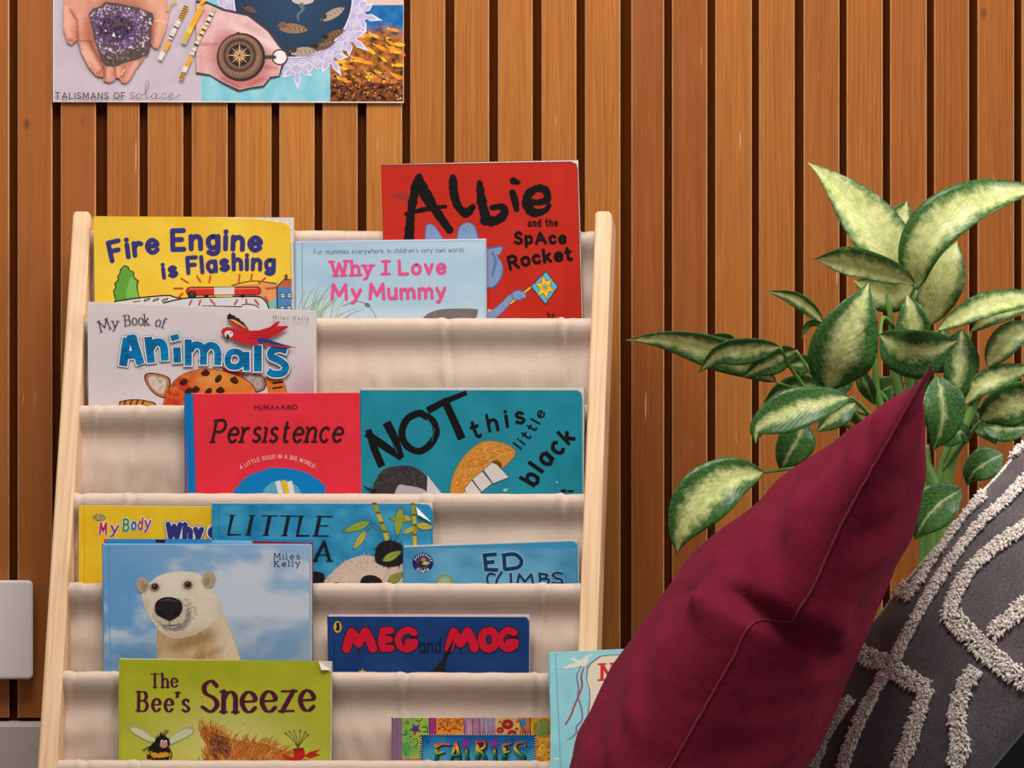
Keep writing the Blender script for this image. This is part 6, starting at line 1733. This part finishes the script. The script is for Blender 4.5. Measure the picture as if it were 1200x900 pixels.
# ------------------------------------------------------------------ cushions
def pillow_mesh(T, B, bvec, cvec, wl, wr, n=96, wrinkle=.006, bow=.05, bexp=.5, seed=0, bn=None, kink=False):
    """T, B ends of the near seam; bvec spans the depth; wl / wr half-thickness by distance along the seam"""
    bn = bn or n
    def tab(tb, t):
        for i in range(len(tb) - 1):
            if t <= tb[i + 1][0]:
                k = (t - tb[i][0]) / (tb[i + 1][0] - tb[i][0]); k = k * k * (3 - 2 * k) * .35 + k * .65
                return tb[i][1] + (tb[i + 1][1] - tb[i][1]) * k
        return tb[-1][1]
    L = (B - T).length; ax = (B - T) / L
    bl = bvec.length; bu = bvec.normalized(); cu = cvec.normalized()
    rows = []
    for sgn, tb in ((1, wl), (-1, wr)):
        g = []
        for i in range(n + 1):
            s = .5 - .5 * math.cos(math.pi * i / n)
            row = []
            for j in range(bn + 1):
                b = .5 - .5 * math.cos(math.pi * j / bn)
                e = (4 * b * (1 - b))
                ea = 4 * s * (1 - s)
                p = T + ax * (s * L) + bu * (b * bl)
                p += ax * (bow * L * e * (1 - 2 * s) * (1 - ea) ** 2)
                p += bu * (bow * bl * ea * (1 - 2 * b) * (1 - e) ** 2)
                h = tab(tb, s) * e ** bexp
                wr_ = 0
                if e > 0 and ea > 0:
                    u = s * L; vv = b * bl
                    wr_ = wrinkle * (fbm(u * 7 + vv * 4 + seed, vv * 2.6, sgn * 4 + seed, 4) + .55 * abs(nz(u * 16 + vv * 11, vv * 5, seed + sgn))) * min(1, e * 2.2) * min(1, ea * 4)
                    # folds running off the seam
                    wr_ += wrinkle * 1.5 * math.exp(-b * 4.5) * nz(u * 30 + vv * 16, vv * 2, seed * 2 + sgn) * min(1, e * 4)
                if kink:      # the seam is sucked in and steps sideways a little below its middle
                    u = s * L * 1000 / .814
                    near = math.exp(-(b * 9) ** 1.5)
                    st = 1 / (1 + math.exp(-(u - 352) / 3.6))
                    p = p + cu * (.026 * st * near * (1 - max(0, (u - 600) / 240)) - .007 * near * math.exp(-((u - 300) / 60) ** 2))
                    p = p + bu * (.022 * math.exp(-((u - 352) / 13) ** 2) * math.exp(-(b * 12) ** 1.5))
                    if sgn < 0: wr_ += .010 * math.exp(-((u - 322) / 20) ** 2) * math.exp(-((b - .08) / .08) ** 2) - .006 * math.exp(-((u - 362) / 20) ** 2) * math.exp(-((b - .12) / .14) ** 2)
                    else: wr_ += .009 * math.exp(-((u - 378) / 22) ** 2) * math.exp(-((b - .09) / .09) ** 2) - .007 * math.exp(-((u - 348 - 160 * b) / 13) ** 2) * math.exp(-((b - .12) / .16) ** 2)
                row.append(p + cu * (sgn * (h + wr_)))
            g.append(row)
        rows.append(g)
    v = []; f = []
    idx = {}
    for si, g in enumerate(rows):
        for i in range(n + 1):
            for j in range(bn + 1):
                edge = i in (0, n) or j in (0, bn)
                key = (0 if edge else si, i, j)
                if key not in idx: idx[key] = len(v); v.append(g[i][j])
    def K(si, i, j): return idx[(0 if (i in (0, n) or j in (0, bn)) else si, i, j)]
    for si in (0, 1):
        for i in range(n):
            for j in range(bn):
                q = (K(si, i, j), K(si, i + 1, j), K(si, i + 1, j + 1), K(si, i, j + 1))
                q = tuple(dict.fromkeys(q))
                if len(q) > 2: f.append(q if si == 0 else q[::-1])
    edge = [rows[0][i][0] for i in range(n + 1)]
    top = [rows[0][0][j] for j in range(bn + 1)]
    return v, f, edge, top

def build_cushions():
    # low black seat under the cushions
    x0 = P(985, 900, -.62).x
    root = thing('floor_seat', Vector((x0 + .33, -.62, 0)), 'black upholstered low seat under the patterned cushion', 'seat')
    m = MB(); m.box(x0 + .10, x0 + .78, -.90, -.34, .0, .105)
    o = bevel(mesh('seat_cushion', m.v, m.f, M_BLACK, root), .03, 4)
    pz = P(1128, 800, -.36)
    m = MB(); m.box(pz.x, x0 + .78, -.355, -.28, .04, P(1128, 690, -.36).z)
    bevel(mesh('backrest', m.v, m.f, M_BLACK, root), .03, 5)
    # burgundy velvet cushion, seen along its seam
    Yn = -.93
    T = P(1091, 428, Yn); dr = Vector((-.487, .874)); Ls = 840
    B = P(1091 + dr.x * Ls, 428 + dr.y * Ls, Yn)
    B.z = max(B.z, .024)
    k = (D + Yn + .28) / D * .001
    bvec = P(1086, 442, Yn + .56) - T
    ax = (B - T).normalized()
    cvec = ax.cross(bvec).normalized()
    if cvec.x > 0: cvec = -cvec
    wl = [(0, 0), (.05, 17), (.127, 44), (.28, 88), (.43, 132), (.55, 146), (.655, 143), (.735, 144), (.85, 116), (.94, 48), (1, 0)]
    wr = [(0, 0), (.057, 22), (.144, 56), (.238, 76), (.345, 84), (.445, 94), (.58, 100), (.7, 95), (.85, 70), (.94, 34), (1, 0)]
    v, f, edge, top = pillow_mesh(T, B, bvec, cvec, [(a, b * k * 1.02) for a, b in wl], [(a, b * k * 1.0) for a, b in wr], n=230, bn=110, wrinkle=.013, bow=.035, bexp=.46, seed=3, kink=True)
    root = thing('burgundy_cushion', B, 'plump burgundy velvet cushion standing on its corner in front of the plant', 'cushion')
    cov = mesh('cover', v, f, M_VELVET, root, smooth=True)
    m = MB()
    off = Vector((0, -.0008, 0))
    m.tube([e + off + cvec * (.0010 * nz(i * .3, 1)) for i, e in enumerate(edge)], .0011, 8)
    m.tube([e + off for e in top], .0012, 8)
    mesh('seam', m.v, m.f, M_SEAM, cov, smooth=True)
    # charcoal cushion with tufted lines
    def Yg(): return -.60
    k2 = (D - .60) / D * .001
    dv = Vector((.647, 0, .763)).normalized()
    pv = Vector((.763, 0, -.647))
    tilt = math.radians(-50)
    bdir = (pv * math.cos(tilt) + Vector((0, 1, 0)) * math.sin(tilt)).normalized()
    la, lb = 575 * k2, 300 * k2
    cn = dv.cross(bdir).normalized()
    if cn.y > 0: cn = -cn
    T2 = P(1226, 492, -.36); B2 = T2 - dv * la
    w2 = [(0, 0), (.05, 20), (.12, 36), (.25, 50), (.5, 58), (.75, 50), (.88, 36), (.95, 20), (1, 0)]
    v, f, edge, top = pillow_mesh(T2, B2, bdir * lb, cn, [(a, b * k2) for a, b in w2], [(a, b * k2 * .8) for a, b in w2], n=80, bn=60, wrinkle=.004, bow=.03, bexp=.5, seed=9)
    lo = min(q.z for q in v)
    root = thing('patterned_cushion', B2, 'charcoal grey cushion with raised cream tufted lines at the right edge', 'cushion')
    cov = mesh('cover', v, f, M_GREY, root, smooth=True)
    bvh = BVHTree.FromPolygons(v, [tuple(q) for q in f])
    rt = random.Random(21)
    def tuft(pts, wd, seed):
        """raised cut-pile line; zoom pixels of the crop at (900, 500)"""
        c = crom([Vector((900 + x / 2.25, 500 + y / 2.25)) for x, y in pts], 10)
        # resample in px
        out = [c[0]]; acc = 0
        for i in range(1, len(c)):
            while (c[i] - out[-1]).length > 1.6: out.append(out[-1] + (c[i] - out[-1]).normalized() * 1.6)
        P3 = []
        for p in out:
            d = ray(p.x, p.y).normalized()
            h = bvh.ray_cast(CAM, d)
            if h[0] is not None: P3.append((h[0], h[1]))
            else:      # over the rim: the nearest bit of the cover
                q = CAM + d * ((D - .37) / d.y); nn = bvh.find_nearest(q)
                if (nn[0] - q).length < .035: P3.append((nn[0], nn[1]))
        if len(P3) < 3: return
        m = MB(); wm = wd / 2.25 * k2 * .5
        for i, (p, nrm) in enumerate(P3):
            if nrm.dot(CAM - p) < 0: nrm = -nrm
            a = P3[max(0, i - 1)][0]; b = P3[min(len(P3) - 1, i + 1)][0]
            t = (b - a).normalized(); s = t.cross(nrm).normalized()
            for _ in range(9):
                u = rt.uniform(-1, 1); o = p + s * (u * wm * .8) + t * rt.uniform(-.0012, .0012)
                lean = (nrm * rt.uniform(.55, 1) + s * (u * .55 + rt.uniform(-.3, .3)) + t * rt.uniform(-.5, .5) + Vector((0, 0, -.25))).normalized()
                ln = rt.uniform(.004, .0085)
                mid = o + lean * ln * .55 + nrm * .001
                tip = o + lean * ln + Vector((0, 0, -.0012)) + s * rt.uniform(-.001, .001)
                m.tube([o - nrm * .002, mid, tip], [.0011, .00135, .0007], 5)
        mesh('tufted_line', m.v, m.f, M_TUFT, cov, smooth=True)
    tuft([(672, 50), (640, 75)], 60, 1)
    tuft([(640, 80), (560, 150), (490, 210), (440, 265), (400, 315), (360, 365), (330, 420)], 22, 2)
    tuft([(480, 215), (530, 195), (575, 182)], 34, 3)
    tuft([(575, 185), (520, 240), (470, 310), (430, 365), (395, 420), (372, 440)], 34, 4)
    tuft([(385, 445), (345, 425), (312, 415)], 34, 5)
    tuft([(700, 125), (640, 185), (560, 262), (490, 350), (430, 445), (375, 540), (340, 615)], 34, 6)
    tuft([(315, 650), (270, 730), (235, 800), (205, 890), (190, 950)], 36, 7)
    tuft([(225, 575), (265, 605), (310, 620), (360, 655), (425, 692)], 46, 8)
    tuft([(425, 692), (400, 750), (378, 830), (352, 890), (340, 950)], 42, 9)
    tuft([(700, 250), (640, 290), (570, 345), (515, 410), (478, 490)], 42, 10)
    tuft([(478, 490), (530, 545), (580, 595), (640, 640), (700, 675)], 56, 11)
    tuft([(700, 455), (640, 505), (590, 545)], 46, 12)
    tuft([(550, 640), (510, 710), (500, 780), (510, 840), (488, 895)], 46, 13)
    tuft([(222, 722), (170, 790), (135, 870), (110, 940)], 34, 14)
    tuft([(218, 722), (150, 775), (128, 800)], 24, 15)
    tuft([(128, 800), (100, 870), (85, 930)], 22, 16)
    tuft([(330, 425), (300, 470), (272, 510)], 16, 17)

build_room()
build_poster()
build_rack()
book_albie(); book_mummy(); book_fire(); book_animals(); book_persist(); book_not()
book_body(); book_panda(); book_ed(); book_bear(); book_meg(); book_bee(); book_fairies(); book_teal()
build_plant()
build_cushions()
